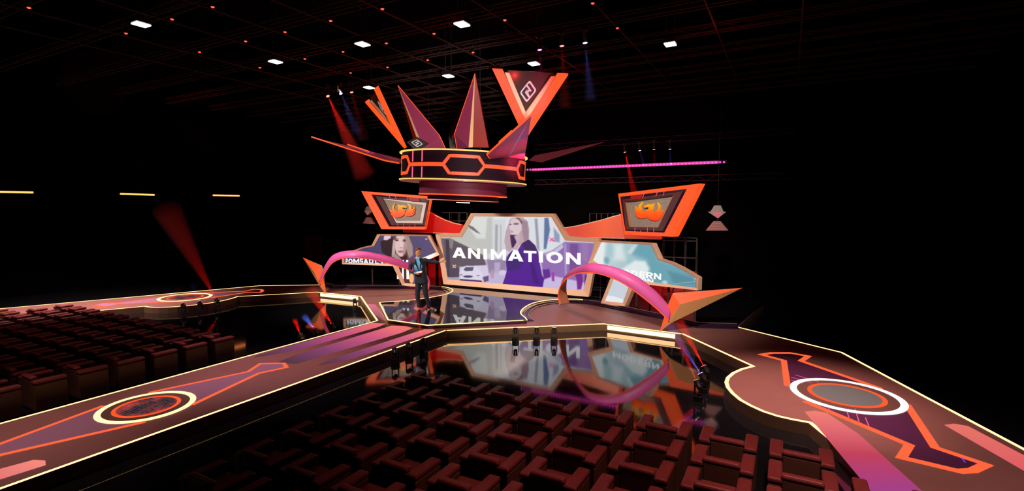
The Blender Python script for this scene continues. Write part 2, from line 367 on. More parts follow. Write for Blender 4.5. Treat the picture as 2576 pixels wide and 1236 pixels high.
# ------------------------------------------------------------------ picture painter for the LED screens
def painter(P, ops, org, sc):
    """P: (N,2) photo-frame positions of the display's grid points; ops drawn in order"""
    Q = (P-np.array(org))*sc
    C = np.zeros((len(Q), 3))
    for op in ops:
        kind = op[0]
        if kind == 'fill': C[:] = op[1]; continue
        if kind == 'grad':
            (_, a, ca, b, cb) = op; a = np.array(a, float); b = np.array(b, float)
            t = np.clip(((Q-a)@(b-a))/((b-a)@(b-a)), 0, 1)[:, None]; C[:] = np.array(ca)*(1-t)+np.array(cb)*t; continue
        if kind == 'poly':
            _, pts, col, s = op[:4]; al = op[4] if len(op) > 4 else 1.
            V = np.array(pts, float); n = len(V); d = np.full(len(Q), 1e9); ins = np.zeros(len(Q), bool)
            for i in range(n):
                a = V[i]; b = V[(i+1) % n]; ab = b-a; t = np.clip(((Q-a)@ab)/(ab@ab+1e-9), 0, 1)[:, None]
                d = np.minimum(d, np.linalg.norm(Q-(a+ab*t), axis=1))
                c = ((a[1] > Q[:, 1]) != (b[1] > Q[:, 1])) & (Q[:, 0] < (b[0]-a[0])*(Q[:, 1]-a[1])/(b[1]-a[1]+1e-12)+a[0]); ins ^= c
            sd = np.where(ins, d, -d)
        elif kind == 'ell':
            _, c, r, col, s = op[:5]; al = op[5] if len(op) > 5 else 1.
            k = np.sqrt((((Q-np.array(c))/np.array(r))**2).sum(1)); sd = (1-k)*min(r)
        a = np.clip(sd/(s*2)+.5, 0, 1)*al; a = (a*a*(3-2*a))[:, None] if al == 1. else a[:, None]
        C = C*(1-a)+np.array(col)*a
    x = np.clip(C/255., 0, 1); lin = np.where(x <= .04045, x/12.92, ((x+.055)/1.055)**2.4)
    return lin

def display(name, poly_uv, to3, ops, org, sc, parent, st=1.0, step=.02, mirror=False):
    """a dense grid clipped to the display outline (uv in metres on the plane), picture stored per corner"""
    V = np.array(poly_uv); u0, v0 = V.min(0); u1, v1 = V.max(0)
    nu = int((u1-u0)/step)+1; nv = int((v1-v0)/step)+1
    bm = bmesh.new()
    us = np.linspace(u0, u1, nu+1); vs = np.linspace(v0, v1, nv+1)
    grid = [[bm.verts.new((u, v, 0)) for u in us] for v in vs]
    for j in range(nv):
        for i in range(nu): bm.faces.new((grid[j][i], grid[j][i+1], grid[j+1][i+1], grid[j+1][i]))
    # cut along the outline, drop what lies outside
    n = len(V)
    for i in range(n):
        a = V[i]; b = V[(i+1) % n]; d = b-a; nn = Vector((-d[1], d[0], 0)).normalized()
        bmesh.ops.bisect_plane(bm, geom=bm.verts[:]+bm.edges[:]+bm.faces[:], plane_co=(a[0], a[1], 0), plane_no=nn, dist=1e-5)
    def inside(q):
        r = False
        for i in range(n):
            a = V[i]; b = V[(i+1) % n]
            if (a[1] > q[1]) != (b[1] > q[1]) and q[0] < (b[0]-a[0])*(q[1]-a[1])/(b[1]-a[1])+a[0]: r = not r
        return r
    dead = [f for f in bm.faces if not inside(f.calc_center_median())]
    bmesh.ops.delete(bm, geom=dead, context='FACES')
    me = bpy.data.meshes.new(name)
    for v in bm.verts: v.co = Vector([float(c) for c in to3(v.co.x, v.co.y)])
    bm.to_mesh(me); bm.free()
    W = np.array([v.co[:] for v in me.vertices]); D = W-CP; k = D@FW
    P = np.stack([1288+FOC*(D@RT)/k, 618-FOC*(D@UP)/k], 1)
    col = painter(P, ops, org, sc)
    ca = me.color_attributes.new('picture', 'FLOAT_COLOR', 'POINT')
    ca.data.foreach_set('color', np.concatenate([col, np.ones((len(col), 1))], 1).astype(np.float32).ravel())
    off = Vector(parent.location)
    me.transform(Matrix.Translation(-off))
    me.materials.append(attr_emit('led screen picture', st))
    o = bpy.data.objects.new(name, me); COL.objects.link(o); o.parent = parent
    return o

# block capitals as polygons in a 1 x 1 cell
def letter(ch):
    t = .27
    if ch == 'A': return [[(0, 0), (.36, 1), (.64, 1), (1, 0), (.72, 0), (.655, .2), (.345, .2), (.28, 0)], [(.41, .4), (.59, .4), (.5, .68)]]
    if ch == 'N': return [[(0, 0), (0, 1), (.24, 1), (.76, .38), (.76, 1), (1, 1), (1, 0), (.76, 0), (.24, .62), (.24, 0)]]
    if ch == 'I': return [[(0, 0), (0, 1), (1, 1), (1, 0)]]
    if ch == 'M': return [[(0, 0), (0, 1), (.2, 1), (.5, .45), (.8, 1), (1, 1), (1, 0), (.8, 0), (.8, .6), (.56, .16), (.44, .16), (.2, .6), (.2, 0)]]
    if ch == 'T': return [[(.37, 0), (.37, .78), (0, .78), (0, 1), (1, 1), (1, .78), (.63, .78), (.63, 0)]]
    if ch == 'E': return [[(0, 0), (0, 1), (1, 1), (1, .8), (.28, .8), (.28, .6), (.9, .6), (.9, .4), (.28, .4), (.28, .2), (1, .2), (1, 0)]]
    if ch == 'L': return [[(0, 0), (0, 1), (.3, 1), (.3, .22), (1, .22), (1, 0)]]
    if ch == 'Y': return [[(.36, 0), (.36, .4), (0, 1), (.3, 1), (.5, .64), (.7, 1), (1, 1), (.64, .4), (.64, 0)]]
    if ch == 'S': return [[(.0, .0), (0, .2), (.7, .2), (.7, .4), (0, .4), (0, 1), (1, 1), (1, .8), (.3, .8), (.3, .6), (1, .6), (1, 0)]]
    if ch in 'OD':
        n = 24; o = []; i = []
        for k in range(n):
            a = 2*math.pi*k/n; ca, sa = math.cos(a), math.sin(a)
            x = .5+.5*ca; xi = .5+.24*ca
            if ch == 'D' and ca < 0: x = 0.; xi = .27
            o.append((x, .5+.5*sa)); i.append((xi, .5+.28*sa))
        return [o, i]
    if ch in 'RP':
        r = [(0, 0), (0, 1), (.7, 1), (.93, .9), (1, .7), (.93, .48), (.72, .38), (1, 0), (.68, 0), (.45, .34), (.28, .34), (.28, 0)] if ch == 'R' else [(0, 0), (0, 1), (.7, 1), (.95, .88), (1, .68), (.95, .46), (.7, .34), (.28, .34), (.28, 0)]
        return [r, [(.28, .56), (.28, .78), (.62, .78), (.7, .67), (.62, .56)]]
    return [[(0, 0), (0, 1), (1, 1), (1, 0)]]
def lettering(name, items, to3, parent, mat, nrm):
    """each letter is its own raised mesh; items: (char, u0, u1, v0, v1) on the plane"""
    for (ch, u0, u1, v0, v1) in items:
        me = bpy.data.meshes.new('letter'); bm = bmesh.new(); es = []
        for lp in letter(ch):
            vs = [bm.verts.new((u0+(u1-u0)*x, v0+(v1-v0)*y, 0)) for x, y in lp]
            es += [bm.edges.new((vs[i], vs[(i+1) % len(vs)])) for i in range(len(vs))]
        bmesh.ops.triangle_fill(bm, use_beauty=True, use_dissolve=False, edges=es, normal=(0, 0, 1))
        r = bmesh.ops.extrude_face_region(bm, geom=bm.faces[:])
        top = {v for v in r['geom'] if isinstance(v, bmesh.types.BMVert)}
        off = np.array(nrm)*.006; cs = {}
        for v in bm.verts: cs[v] = np.array(to3(v.co.x, v.co.y))+(off if v in top else 0)
        for v, c in cs.items(): v.co = Vector([float(x) for x in c])-Vector(parent.location)
        bmesh.ops.recalc_face_normals(bm, faces=bm.faces[:])
        bm.to_mesh(me); bm.free(); me.materials.append(mat)
        o = bpy.data.objects.new('letter', me); COL.objects.link(o); o.parent = parent
M_text = emi('white screen lettering', (1, 1, 1), .95)

# ------------------------------------------------------------------ main screen
YM = 15.43
t = thing('video_screen', 'large centre LED screen showing a woman in the street and the word ANIMATION', 'screen', (0, YM, ZP))
out = [(-2.9, .33), (-3.25, 2.23), (-2.14, 2.29), (-1.64, 3.03), (1.64, 3.03), (2.14, 2.29), (3.25, 2.23), (2.9, .33)]
inn = [(-2.72, .52), (-3.03, 2.11), (-2.06, 2.14), (-1.53, 2.91), (1.53, 2.91), (2.04, 2.14), (3.05, 2.11), (2.70, .52)]
to3 = lambda u, v: (u, YM+.06, v)
obj('frame', MB().ring([(u, YM, v) for u, v in out], [(u, YM+.045, v) for u, v in inn], (0, .22, 0)), M_frame, t, bevel=.012)
obj('foot', MB().box((0, YM+.2, (.33+ZP)/2), (5.2, .2, .33-ZP)), M_black, t)
W = (255, 255, 255)
opsM = [('grad', (0, 100), (228, 231, 234), (0, 1100), (205, 198, 222)),
 ('poly', [(100, 380), (420, 90), (700, 90), (700, 560), (560, 620), (300, 600)], (196, 198, 194), 25),
 ('poly', [(330, 170), (420, 90), (620, 90), (600, 380), (480, 380)], (222, 226, 224), 20),
 ('poly', [(350, 185), (430, 220), (530, 315), (480, 300), (380, 235)], (118, 112, 112), 9),
 ('poly', [(0, 375), (120, 375), (470, 545), (560, 600), (600, 700), (610, 760), (240, 760), (0, 780)], (98, 86, 100), 14),
 ('poly', [(130, 380), (240, 380), (560, 530), (590, 600), (520, 575), (330, 470)], (203, 200, 192), 10),
 ('poly', [(100, 385), (170, 390), (150, 520), (110, 500)], (140, 130, 135), 8),
 ('poly', [(0, 380), (36, 380), (60, 920), (30, 930), (0, 800)], (108, 100, 120), 8),
 ('poly', [(60, 400), (105, 400), (125, 900), (75, 900)], (66, 56, 70), 10),
 ('poly', [(105, 760), (245, 760), (245, 900), (115, 910)], (82, 70, 92), 12),
 ('poly', [(40, 905), (245, 905), (245, 945), (30, 935)], (170, 165, 180), 8),
 ('poly', [(690, 120), (870, 120), (850, 800), (690, 760)], (214, 216, 220), 20),
 ('poly', [(730, 190), (765, 190), (760, 560), (725, 560)], (168, 170, 174), 10),
 ('poly', [(795, 190), (815, 190), (815, 560), (795, 560)], (188, 190, 196), 8),
 ('poly', [(610, 660), (880, 660), (880, 850), (640, 850)], (150, 132, 168), 22),
 ('poly', [(720, 700), (800, 700), (790, 860), (715, 860)], (188, 170, 205), 16),
 ('poly', [(640, 850), (870, 830), (1400, 900), (1960, 985), (1960, 1110), (1360, 1060), (830, 1010), (560, 975)], (198, 184, 220), 14),
 ('poly', [(1180, 100), (1480, 100), (1660, 400), (1500, 560), (1300, 560), (1190, 380)], (224, 228, 236), 10),
 ('poly', [(1262, 110), (1300, 110), (1330, 560), (1290, 500)], (158, 160, 178), 12),
 ('poly', [(1395, 100), (1450, 100), (1470, 260), (1420, 520), (1385, 520)], (102, 122, 166), 10),
 ('poly', [(1520, 230), (1600, 330), (1600, 430), (1530, 420)], (150, 160, 190), 14),
 ('poly', [(1340, 600), (1500, 540), (1670, 425), (2080, 440), (2060, 700), (1960, 990), (1380, 920)], (148, 112, 184), 14),
 ('poly', [(1400, 590), (1520, 540), (1640, 450), (1650, 500), (1530, 600), (1430, 640)], (206, 200, 224), 12),
 ('poly', [(1660, 450), (1690, 450), (1700, 900), (1670, 880)], (176, 150, 204), 8),
 ('poly', [(1740, 450), (1850, 450), (1880, 900), (1730, 860)], (122, 84, 150), 18),
 ('poly', [(1900, 450), (1990, 450), (1980, 700), (1900, 660)], (160, 122, 176), 16),
 ('poly', [(1400, 900), (1500, 880), (1960, 980), (1950, 1095), (1380, 1050)], (205, 190, 232), 14),
 ('poly', [(1370, 800), (1460, 790), (1480, 900), (1390, 930)], (96, 40, 150), 12),
 ('poly', [(1490, 840), (1530, 830), (1530, 960), (1495, 950)], (170, 60, 170), 8),
 ('poly', [(1805, 850), (1905, 860), (1915, 960), (1890, 1065), (1840, 1070), (1830, 940)], (120, 40, 140), 9),
 ('poly', [(1940, 870), (2010, 870), (1970, 1020), (1935, 1010)], (96, 40, 140), 10),
 # parked vehicles
 ('poly', [(440, 745), (620, 738), (642, 860), (640, 930), (570, 960), (450, 930)], (216, 208, 232), 8),
 ('poly', [(560, 900), (640, 880), (640, 950), (580, 970)], (96, 80, 130), 8),
 ('poly', [(245, 840), (290, 765), (340, 745), (460, 750), (520, 800), (560, 870), (540, 950), (250, 930)], (226, 220, 238), 7),
 ('poly', [(300, 800), (330, 765), (440, 765), (425, 815), (330, 820)], (88, 88, 118), 6),
 ('ell', (362, 893), (62, 17), (86, 70, 110), 5), ('ell', (270, 870), (20, 8), (140, 130, 160), 4), ('ell', (500, 880), (24, 9), (150, 140, 170), 4),
 ('poly', [(250, 925), (540, 945), (560, 980), (250, 955)], (72, 44, 112), 6),
 ('ell', (830, 840), (50, 36), (220, 205, 232), 8), ('ell', (690, 860), (26, 60), (190, 150, 190), 9),
 # woman
 ('poly', [(905, 600), (960, 545), (1040, 530), (1090, 440), (1150, 395), (1190, 395), (1270, 470), (1310, 560), (1330, 700), (1365, 880), (1392, 925), (1368, 1050), (1080, 1030), (826, 1005), (862, 900), (885, 820), (875, 700)], (82, 22, 148), 5),
 ('poly', [(880, 640), (960, 545), (1100, 560), (1120, 640), (1050, 800), (900, 820)], (62, 26, 118), 22),
 ('poly', [(1090, 440), (1170, 392), (1260, 470), (1300, 560), (1150, 560)], (58, 26, 92), 14),
 ('poly', [(1180, 640), (1230, 640), (1300, 900), (1340, 1000), (1250, 980)], (66, 12, 124), 16),
 ('poly', [(900, 200), (935, 110), (1000, 92), (1100, 92), (1165, 140), (1192, 260), (1180, 390), (1110, 430), (1060, 470), (1020, 530), (960, 520), (920, 560), (880, 540), (852, 420), (872, 280)], (192, 166, 176), 6),
 ('poly', [(1090, 130), (1165, 150), (1185, 380), (1120, 420), (1100, 300)], (168, 138, 152), 12),
 ('poly', [(930, 330), (1030, 330), (1020, 420), (990, 490), (955, 505), (940, 420)], (60, 26, 84), 8),
 ('poly', [(985, 350), (1050, 300), (1070, 340), (1040, 470), (1000, 520), (975, 500), (1020, 430)], (206, 172, 186), 8),
 ('poly', [(925, 180), (945, 120), (1000, 100), (1060, 125), (1085, 190), (1088, 260), (1050, 315), (985, 330), (935, 315), (930, 280), (935, 262), (918, 235), (928, 210)], (224, 203, 210), 5),
 ('ell', (935, 188), (14, 9), (98, 76, 96), 4), ('ell', (1010, 183), (34, 9), (112, 90, 108), 5), ('poly', [(985, 165), (1050, 170), (1050, 178), (985, 173)], (130, 108, 120), 4),
 ('ell', (950, 290), (26, 8), (176, 122, 140), 4), ('ell', (950, 268), (12, 5), (170, 140, 150), 4),
 ('poly', [(1000, 100), (1050, 95), (1100, 150), (1090, 190), (1050, 130)], (128, 100, 100), 6),
 ('poly', [(1458, 368), (1470, 366), (1532, 410), (1526, 420), (1510, 420)], (255, 70, 165), 4), ('poly', [(1520, 366), (1530, 374), (1470, 420), (1462, 410)], (255, 70, 165), 4),
 ('poly', [(150, 738), (158, 730), (202, 772), (194, 780)], (255, 196, 140), 2.5), ('poly', [(194, 730), (202, 738), (158, 780), (150, 772)], (255, 196, 140), 2.5),
 ('poly', [(820, 1000), (1400, 1050), (1400, 1054), (820, 1004)], (190, 40, 170), 3)]
display('display', inn, to3, opsM, (1110, 530), 5.374, t, .92, .0165)
def cxm(c): return float(PY(1110+c/5.374, 650, YM+.055)[0])
zb, zt_ = float(PY(1110+330/5.374, 530+648/5.374, YM)[2]), float(PY(1110+245/5.374, 530+503/5.374, YM)[2])
to3t = lambda u, v: (u, YM+.05, v)
its = [(c, cxm(a), cxm(b), zb, zt_) for c, a, b in (('A', 153, 335), ('N', 365, 526), ('I', 572, 620), ('M', 672, 874), ('A', 903, 1112), ('T', 1116, 1288), ('I', 1322, 1376), ('O', 1422, 1644), ('N', 1690, 1886))]
lettering('lettering', its, to3t, t, M_text, (0, -1, 0))

# ------------------------------------------------------------------ side screens (mirrored pair)
S0 = (0, 16.50, 0); SN = (.41, 1.0, 0)
def sy(x): return 16.50-.41*x
outS = [(1504, 605), (1643, 612), (1660, 651), (1690, 661), (1716, 674), (1740, 688), (1758, 699), (1757, 731), (1598, 713), (1573, 771), (1511, 766), (1537, 700), (1481, 662)]
innS = [(1511, 610), (1636, 617), (1654, 655), (1686, 665), (1711, 678), (1734, 691), (1750, 702), (1750, 725), (1587, 704), (1566, 763), (1520, 758), (1546, 692), (1490, 655)]
def plane_pts(pts, off=0.): return [PL(x, y, (0, 16.50+off, 0), SN) for x, y in pts]
OS = plane_pts(outS); IS = plane_pts(innS)
opsR = [('grad', (0, 100), (222, 232, 236), (1900, 900), (96, 150, 168)),
 ('poly', [(820, 130), (1060, 130), (1150, 420), (1900, 700), (1800, 950), (1050, 800), (950, 420), (700, 330)], (108, 168, 184), 70),
 ('poly', [(90, 100), (300, 110), (260, 400), (330, 520), (0, 700), (-50, 500)], (238, 242, 244), 40),
 ('poly', [(300, 120), (700, 120), (650, 260), (500, 360), (280, 380)], (170, 206, 212), 60),
 ('poly', [(420, 160), (560, 150), (600, 420), (420, 420)], (222, 234, 236), 60),
 ('poly', [(720, 190), (820, 140), (700, 330), (640, 300)], (206, 224, 226), 26),
 ('ell', (300, 430), (45, 60), (120, 176, 184), 28), ('ell', (690, 450), (60, 90), (160, 204, 206), 40),
 ('poly', [(560, 560), (760, 430), (930, 440), (1000, 560), (900, 800), (700, 740)], (230, 240, 242), 36),
 ('poly', [(1300, 600), (1700, 700), (1780, 830), (1400, 830)], (90, 146, 164), 40),
 ('ell', (1250, 790), (45, 34), (196, 216, 222), 18),
 ('poly', [(1690, 660), (1780, 700), (1770, 760)], (190, 205, 212), 8),
 ('poly', [(1400, 808), (1760, 768), (1760, 774), (1400, 813)], (196, 214, 222), 3),
 ('poly', [(1180, 830), (1780, 860), (1780, 900), (1180, 860)], (92, 136, 160), 14),
 ('poly', [(150, 740), (900, 740), (760, 1200), (100, 1200)], (212, 224, 232), 20),
 ('poly', [(340, 740), (720, 900), (600, 1060), (520, 1060), (280, 990)], (206, 216, 226), 30),
 ('poly', [(250, 1000), (400, 1010), (560, 1060), (580, 1160), (200, 1120)], (240, 244, 248), 14)]
opsL = [('grad', (200, 0), (62, 56, 104), (1900, 300), (98, 84, 124)),
 ('poly', [(735, 330), (800, 300), (920, 250), (1000, 210), (1000, 660), (760, 520), (745, 420)], (44, 20, 32), 10),
 ('poly', [(800, 215), (915, 215), (915, 270), (840, 310), (790, 300)], (236, 204, 226), 8),
 ('poly', [(930, 215), (1240, 215), (1290, 380), (1290, 520), (1200, 640), (1100, 660), (1000, 600), (930, 590), (940, 420), (960, 300)], (96, 66, 66), 12),
 ('poly', [(1150, 215), (1215, 215), (1290, 400), (1300, 560), (1230, 620), (1180, 460)], (170, 142, 138), 12),
 ('poly', [(955, 300), (985, 300), (990, 480), (975, 600), (930, 590), (940, 430)], (200, 176, 168), 9),
 ('poly', [(985, 330), (1010, 240), (1060, 215), (1150, 215), (1178, 270), (1185, 430), (1165, 520), (1115, 590), (1070, 590), (1010, 530), (985, 430)], (228, 196, 196), 7),
 ('poly', [(1140, 220), (1178, 270), (1185, 430), (1165, 520), (1120, 580), (1130, 440), (1150, 330)], (186, 146, 146), 12),
 ('ell', (1020, 308), (30, 16), (96, 66, 78), 5), ('ell', (1022, 308), (9, 9), (40, 26, 40), 3), ('ell', (1148, 318), (30, 14), (92, 60, 72), 5), ('ell', (1148, 318), (9, 8), (40, 26, 40), 3),
 ('poly', [(985, 280), (1040, 272), (1050, 280), (990, 292)], (110, 76, 76), 5), ('poly', [(1120, 290), (1175, 285), (1175, 296), (1120, 300)], (110, 76, 76), 5),
 ('poly', [(1078, 330), (1100, 330), (1112, 425), (1085, 440), (1072, 425)], (236, 206, 206), 5), ('ell', (1092, 436), (22, 7), (150, 100, 104), 4),
 ('ell', (1085, 496), (50, 12), (160, 92, 104), 4), ('ell', (1085, 515), (42, 15), (196, 122, 132), 4),
 ('poly', [(1060, 600), (1120, 590), (1180, 560), (1210, 660), (1150, 680), (1040, 640)], (60, 24, 36), 12),
 ('poly', [(930, 560), (1000, 540), (1080, 620), (1140, 690), (1000, 640)], (176, 146, 140), 12),
 ('poly', [(100, 560), (700, 500), (700, 800), (100, 800)], (60, 54, 96), 20),
 ('poly', [(940, 740), (1300, 740), (1300, 1100), (1080, 1100)], (58, 30, 38), 8),
 ('ell', (1272, 965), (40, 90), (252, 190, 120), 5), ('ell', (672, 290), (14, 16), (230, 90, 90), 3), ('ell', (672, 290), (8, 10), (90, 60, 100), 2),
 ('poly', [(1512, 280), (1545, 280), (1545, 298), (1512, 298)], (220, 216, 230), 3)]
def side_screen(sgn):
    lab = 'right-hand LED screen with teal clouds and the word MODERN' if sgn > 0 else "left-hand LED screen with a close-up of a woman's face and white letters"
    t = thing('video_screen', lab, 'screen', (sgn*4.6, sy(4.6), ZD))
    m = (lambda p: np.array(p)) if sgn > 0 else mir
    nv = np.array([sgn*SN[0], SN[1], 0]); nv /= np.linalg.norm(nv)
    obj('frame', MB().ring([m(p)-nv*.03 for p in OS], [m(p)+nv*.02 for p in IS], nv*.2), M_frame, t, bevel=.008)
    to = lambda u, v: (sgn*u, sy(u)+.045, v)
    display('display', [(p[0], p[2]) for p in IS], to, opsR if sgn > 0 else opsL, (1480, 590) if sgn > 0 else (850, 560), 6.507 if sgn > 0 else 6.868, t, .85, .018)
    nn = -nv
    tt = lambda u, v: (u, sy(abs(u))+.035, v)
    def uvR(cx, cy):
        p = PL(1480+cx/6.507, 590+cy/6.507, (0, 16.52, 0), SN); return p[0], p[2]
    def uvL(cx, cy):
        p = PL(850+cx/6.868, 560+cy/6.868, (0, 16.52, 0), (-.41, 1, 0)); return p[0], p[2]
    if sgn > 0:
        its = []
        za = uvR(1100, 735)[1]; zb_ = uvR(1100, 634)[1]
        for ch, a, b in (('M', 420, 545), ('O', 560, 680), ('D', 700, 800), ('E', 835, 925), ('R', 945, 1055), ('N', 1072, 1190)):
            its.append((ch, uvR(a, 690)[0], uvR(b, 690)[0], za, zb_))
        za = uvR(1000, 800)[1]; zb_ = uvR(1000, 728)[1]
        for ch, a, b in (('O', 870, 950), ('N', 965, 1062)): its.append((ch, uvR(a, 780)[0], uvR(b, 780)[0], za, zb_))
    else:
        its = []
        for ch, a, b in (('P', 130, 168), ('O', 178, 250), ('M', 262, 365), ('S', 378, 430), ('A', 440, 520), ('D', 535, 610), ('L', 640, 700), ('Y', 722, 800)):
            za = uvL((a+b)/2, 735)[1]; its.append((ch, uvL(a, 700)[0], uvL(b, 700)[0], uvL(400, 712)[1], uvL(400, 628)[1]))
        za, zb_ = uvL(1140, 980)[1], uvL(1140, 790)[1]
        for ch, a, b in (('N', 1015, 1135), ('I', 1180, 1225)): its.append((ch, uvL(a, 880)[0], uvL(b, 880)[0], za, zb_))
        for ch, a, b in (('A', 1100, 1150), ('I', 1175, 1212), ('S', 1535, 1580), ('M', 1600, 1640), ('O', 1655, 1690)): its.append((ch, uvL(a, 680)[0], uvL(b, 680)[0], uvL(1500, 690)[1], uvL(1500, 650)[1]))
    lettering('lettering', its, tt, t, M_text, nn)
    # stand behind
    mb = MB()
    for x in (3.6, 4.6, 5.6): mb.box((sgn*x, sy(x)+.32, 1.0), (.06, .06, 1.43))
    mb.box((sgn*4.6, sy(4.6)+.32, 1.7), (2.1, .05, .05), Matrix.Rotation(-sgn*math.atan(.41), 3, 'Z'))
    obj('stand', mb, M_metal, t)
side_screen(1); side_screen(-1)

# ------------------------------------------------------------------ emblem frames with the fire bird
def emblem(sgn):
    side = 'right' if sgn > 0 else 'left'
    n = np.array([.41, 1., 0.]); n /= np.linalg.norm(n); P0 = (0, 17.32, 0)
    def C5(x, y, off=0.):
        p = PL(1540+x/7.725, 450+y/7.725, np.array(P0)+n*off, n); return p if sgn > 0 else mir(p)
    nn = n if sgn > 0 else mir(n)
    lab = 'slanted orange frame holding a raised fire-bird emblem, '+('right of the centre screen' if sgn > 0 else 'left of the centre screen, under the crown')
    t = thing('emblem_frame', lab, 'emblem', C5(700, 600))
    o = [(115, 290), (1700, 92), (1180, 1130), (240, 1085)]
    h1 = [(140, 350), (1452, 195), (1010, 1050), (235, 1015)]
    h2 = [(230, 430), (1200, 300), (890, 948), (308, 940)]
    hm = [(205, 405), (1370, 245), (978, 1015), (262, 985)]
    obj('frame', MB().ring([C5(*p) for p in o], [C5(*p) for p in h1], nn*.30), M_or, t, bevel=.02)
    b = MB(); b.ring([C5(*p, .03) for p in h1], [C5(*p, .07) for p in hm], nn*.05); obj('bezel', b, M_purple, t)
    obj('inner_bezel', MB().ring([C5(*p, .07) for p in hm], [C5(*p, .05) for p in h2], nn*.06), pbr('mauve bezel', s2l((98, 66, 74)), .35), t)
    st = [(260, 440), (1215, 300), (900, 950), (300, 940)]
    if sgn > 0:
        obj('recess_wall', MB().ring([C5(*p, .11) for p in h2], [C5(*p, .112) for p in [(240, 440), (1185, 312), (882, 938), (318, 932)]], nn*.16), M_tan, t)
        obj('stone_panel', MB().prism([C5(*p, .26) for p in [(180, 420), (1260, 280), (930, 990), (280, 980)]], nn*.03), M_stone, t)
        eo = .20
    else:
        obj('backing_board', MB().prism([C5(*p, .12) for p in [(215, 420), (1230, 285), (905, 965), (295, 955)]], nn*.03), M_white, t)
        obj('stone_panel', MB().prism([C5(*p, .10) for p in [(335, 490), (1200, 330), (895, 890), (395, 870)]], nn*.02), M_stone, t)
        eo = .05
    wingl = [(650, 760), (600, 772), (540, 772), (485, 752), (450, 715), (435, 678), (475, 706), (525, 722), (472, 690), (440, 645), (430, 598), (465, 640), (508, 664), (465, 618), (443, 570), (446, 522), (475, 578), (512, 600), (502, 555), (520, 510), (560, 470), (602, 448), (575, 492), (557, 542), (568, 600), (600, 640), (640, 680), (650, 720)]
    body = [(605, 545), (650, 512), (700, 495), (755, 500), (815, 478), (797, 530), (802, 575), (785, 622), (795, 660), (840, 640), (880, 600), (898, 545), (890, 500), (868, 455), (912, 492), (936, 545), (930, 605), (905, 650), (945, 632), (992, 602), (975, 650), (935, 692), (985, 662), (965, 705), (922, 742), (975, 720), (945, 758), (905, 778), (940, 780), (890, 812), (820, 820), (750, 802), (700, 770), (665, 730), (648, 690), (645, 650), (660, 610), (690, 592), (704, 568), (690, 556), (640, 573)]
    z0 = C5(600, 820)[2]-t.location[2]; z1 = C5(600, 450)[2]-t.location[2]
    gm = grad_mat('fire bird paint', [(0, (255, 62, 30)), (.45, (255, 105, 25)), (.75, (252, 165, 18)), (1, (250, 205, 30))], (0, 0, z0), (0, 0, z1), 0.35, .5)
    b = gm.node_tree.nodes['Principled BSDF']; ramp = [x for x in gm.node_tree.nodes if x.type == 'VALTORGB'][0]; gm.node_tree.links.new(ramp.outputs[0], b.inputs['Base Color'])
    dxe = (0, 0) if sgn > 0 else (25, 0)
    obj('bird_emblem', MB().prism([C5(x+dxe[0], y, eo) for x, y in wingl], nn*.035).prism([C5(x+dxe[0], y, eo) for x, y in body], nn*.035), gm, t)
    obj('bird_eye', MB().prism([C5(x+dxe[0], y, eo-.006) for x, y in [(600, 577), (655, 562), (688, 553), (708, 562), (704, 578), (685, 586), (665, 574)]], nn*.006), M_black, t)
    mb = MB()
    for a, c in (((622, 290), (590, 378)), ((878, 262), (848, 342)), ((1015, 245), (988, 322)), ((446, 945), (440, 1025)), ((686, 950), (682, 1038)), ((810, 955), (806, 1040)), ((553, 1003), (553, 1035))):
        mb.strip([C5(*a, .025), C5(*c, .025)], .012, .006, up=-nn)
    obj('led_lines', mb, M_pinkl, t)
    # LED wash strip
    obj('red_accent', MB().prism([C5(*p, .028) for p in [(365, 325), (600, 298), (560, 385), (350, 410)]], -nn*.004), emi('red accent', s2l((170, 0, 12)), .8), t)
    return t
emblem(1); emblem(-1)

# curved fins that join the emblem frames to the centre screen
def fin(sgn):
    if sgn > 0:
        top = [(1418, 574), (1450, 569), (1480, 562), (1510, 555), (1540, 546), (1562, 540)]; pts = top+[(1600, 560), (1664, 597), (1664, 602), (1520, 599), (1434, 597)]
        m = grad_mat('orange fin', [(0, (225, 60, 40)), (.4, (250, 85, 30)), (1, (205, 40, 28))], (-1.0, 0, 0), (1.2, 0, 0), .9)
        lab = 'orange curved fin linking the centre screen to the right emblem frame'
    else:
        top = [(1162, 566), (1140, 561), (1118, 553), (1098, 543), (1078, 532)]; pts = top+[(1050, 560), (1016, 577), (1016, 584), (1080, 586), (1154, 588)]
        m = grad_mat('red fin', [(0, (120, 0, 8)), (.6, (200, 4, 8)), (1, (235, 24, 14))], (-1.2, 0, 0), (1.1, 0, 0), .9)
        lab = 'red curved fin linking the centre screen to the left emblem frame'
    Pn = np.array([(-.28 if sgn > 0 else .28), 1, 0]); p0 = (0, 15.07, 0)
    q = [PL(x, y, p0, Pn) for x, y in pts]; c = np.mean(q, 0)
    t = thing('connecting_fin', lab, 'fin', c)
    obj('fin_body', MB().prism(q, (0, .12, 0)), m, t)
    tq = [PL(x, y, p0, Pn)+np.array([0, -.01, .0]) for x, y in top]
    e = MB().strip(tq, .03, .016, up=(0, -1, 0))
    bq = [PL(x, y, p0, Pn)+np.array([0, -.01, 0]) for x, y in ([(1016, 577), (1016, 584), (1080, 586), (1154, 588)] if sgn < 0 else [(1434, 597), (1520, 599), (1664, 602)])]
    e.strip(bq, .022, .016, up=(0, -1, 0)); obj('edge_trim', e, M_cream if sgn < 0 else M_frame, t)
fin(1); fin(-1)

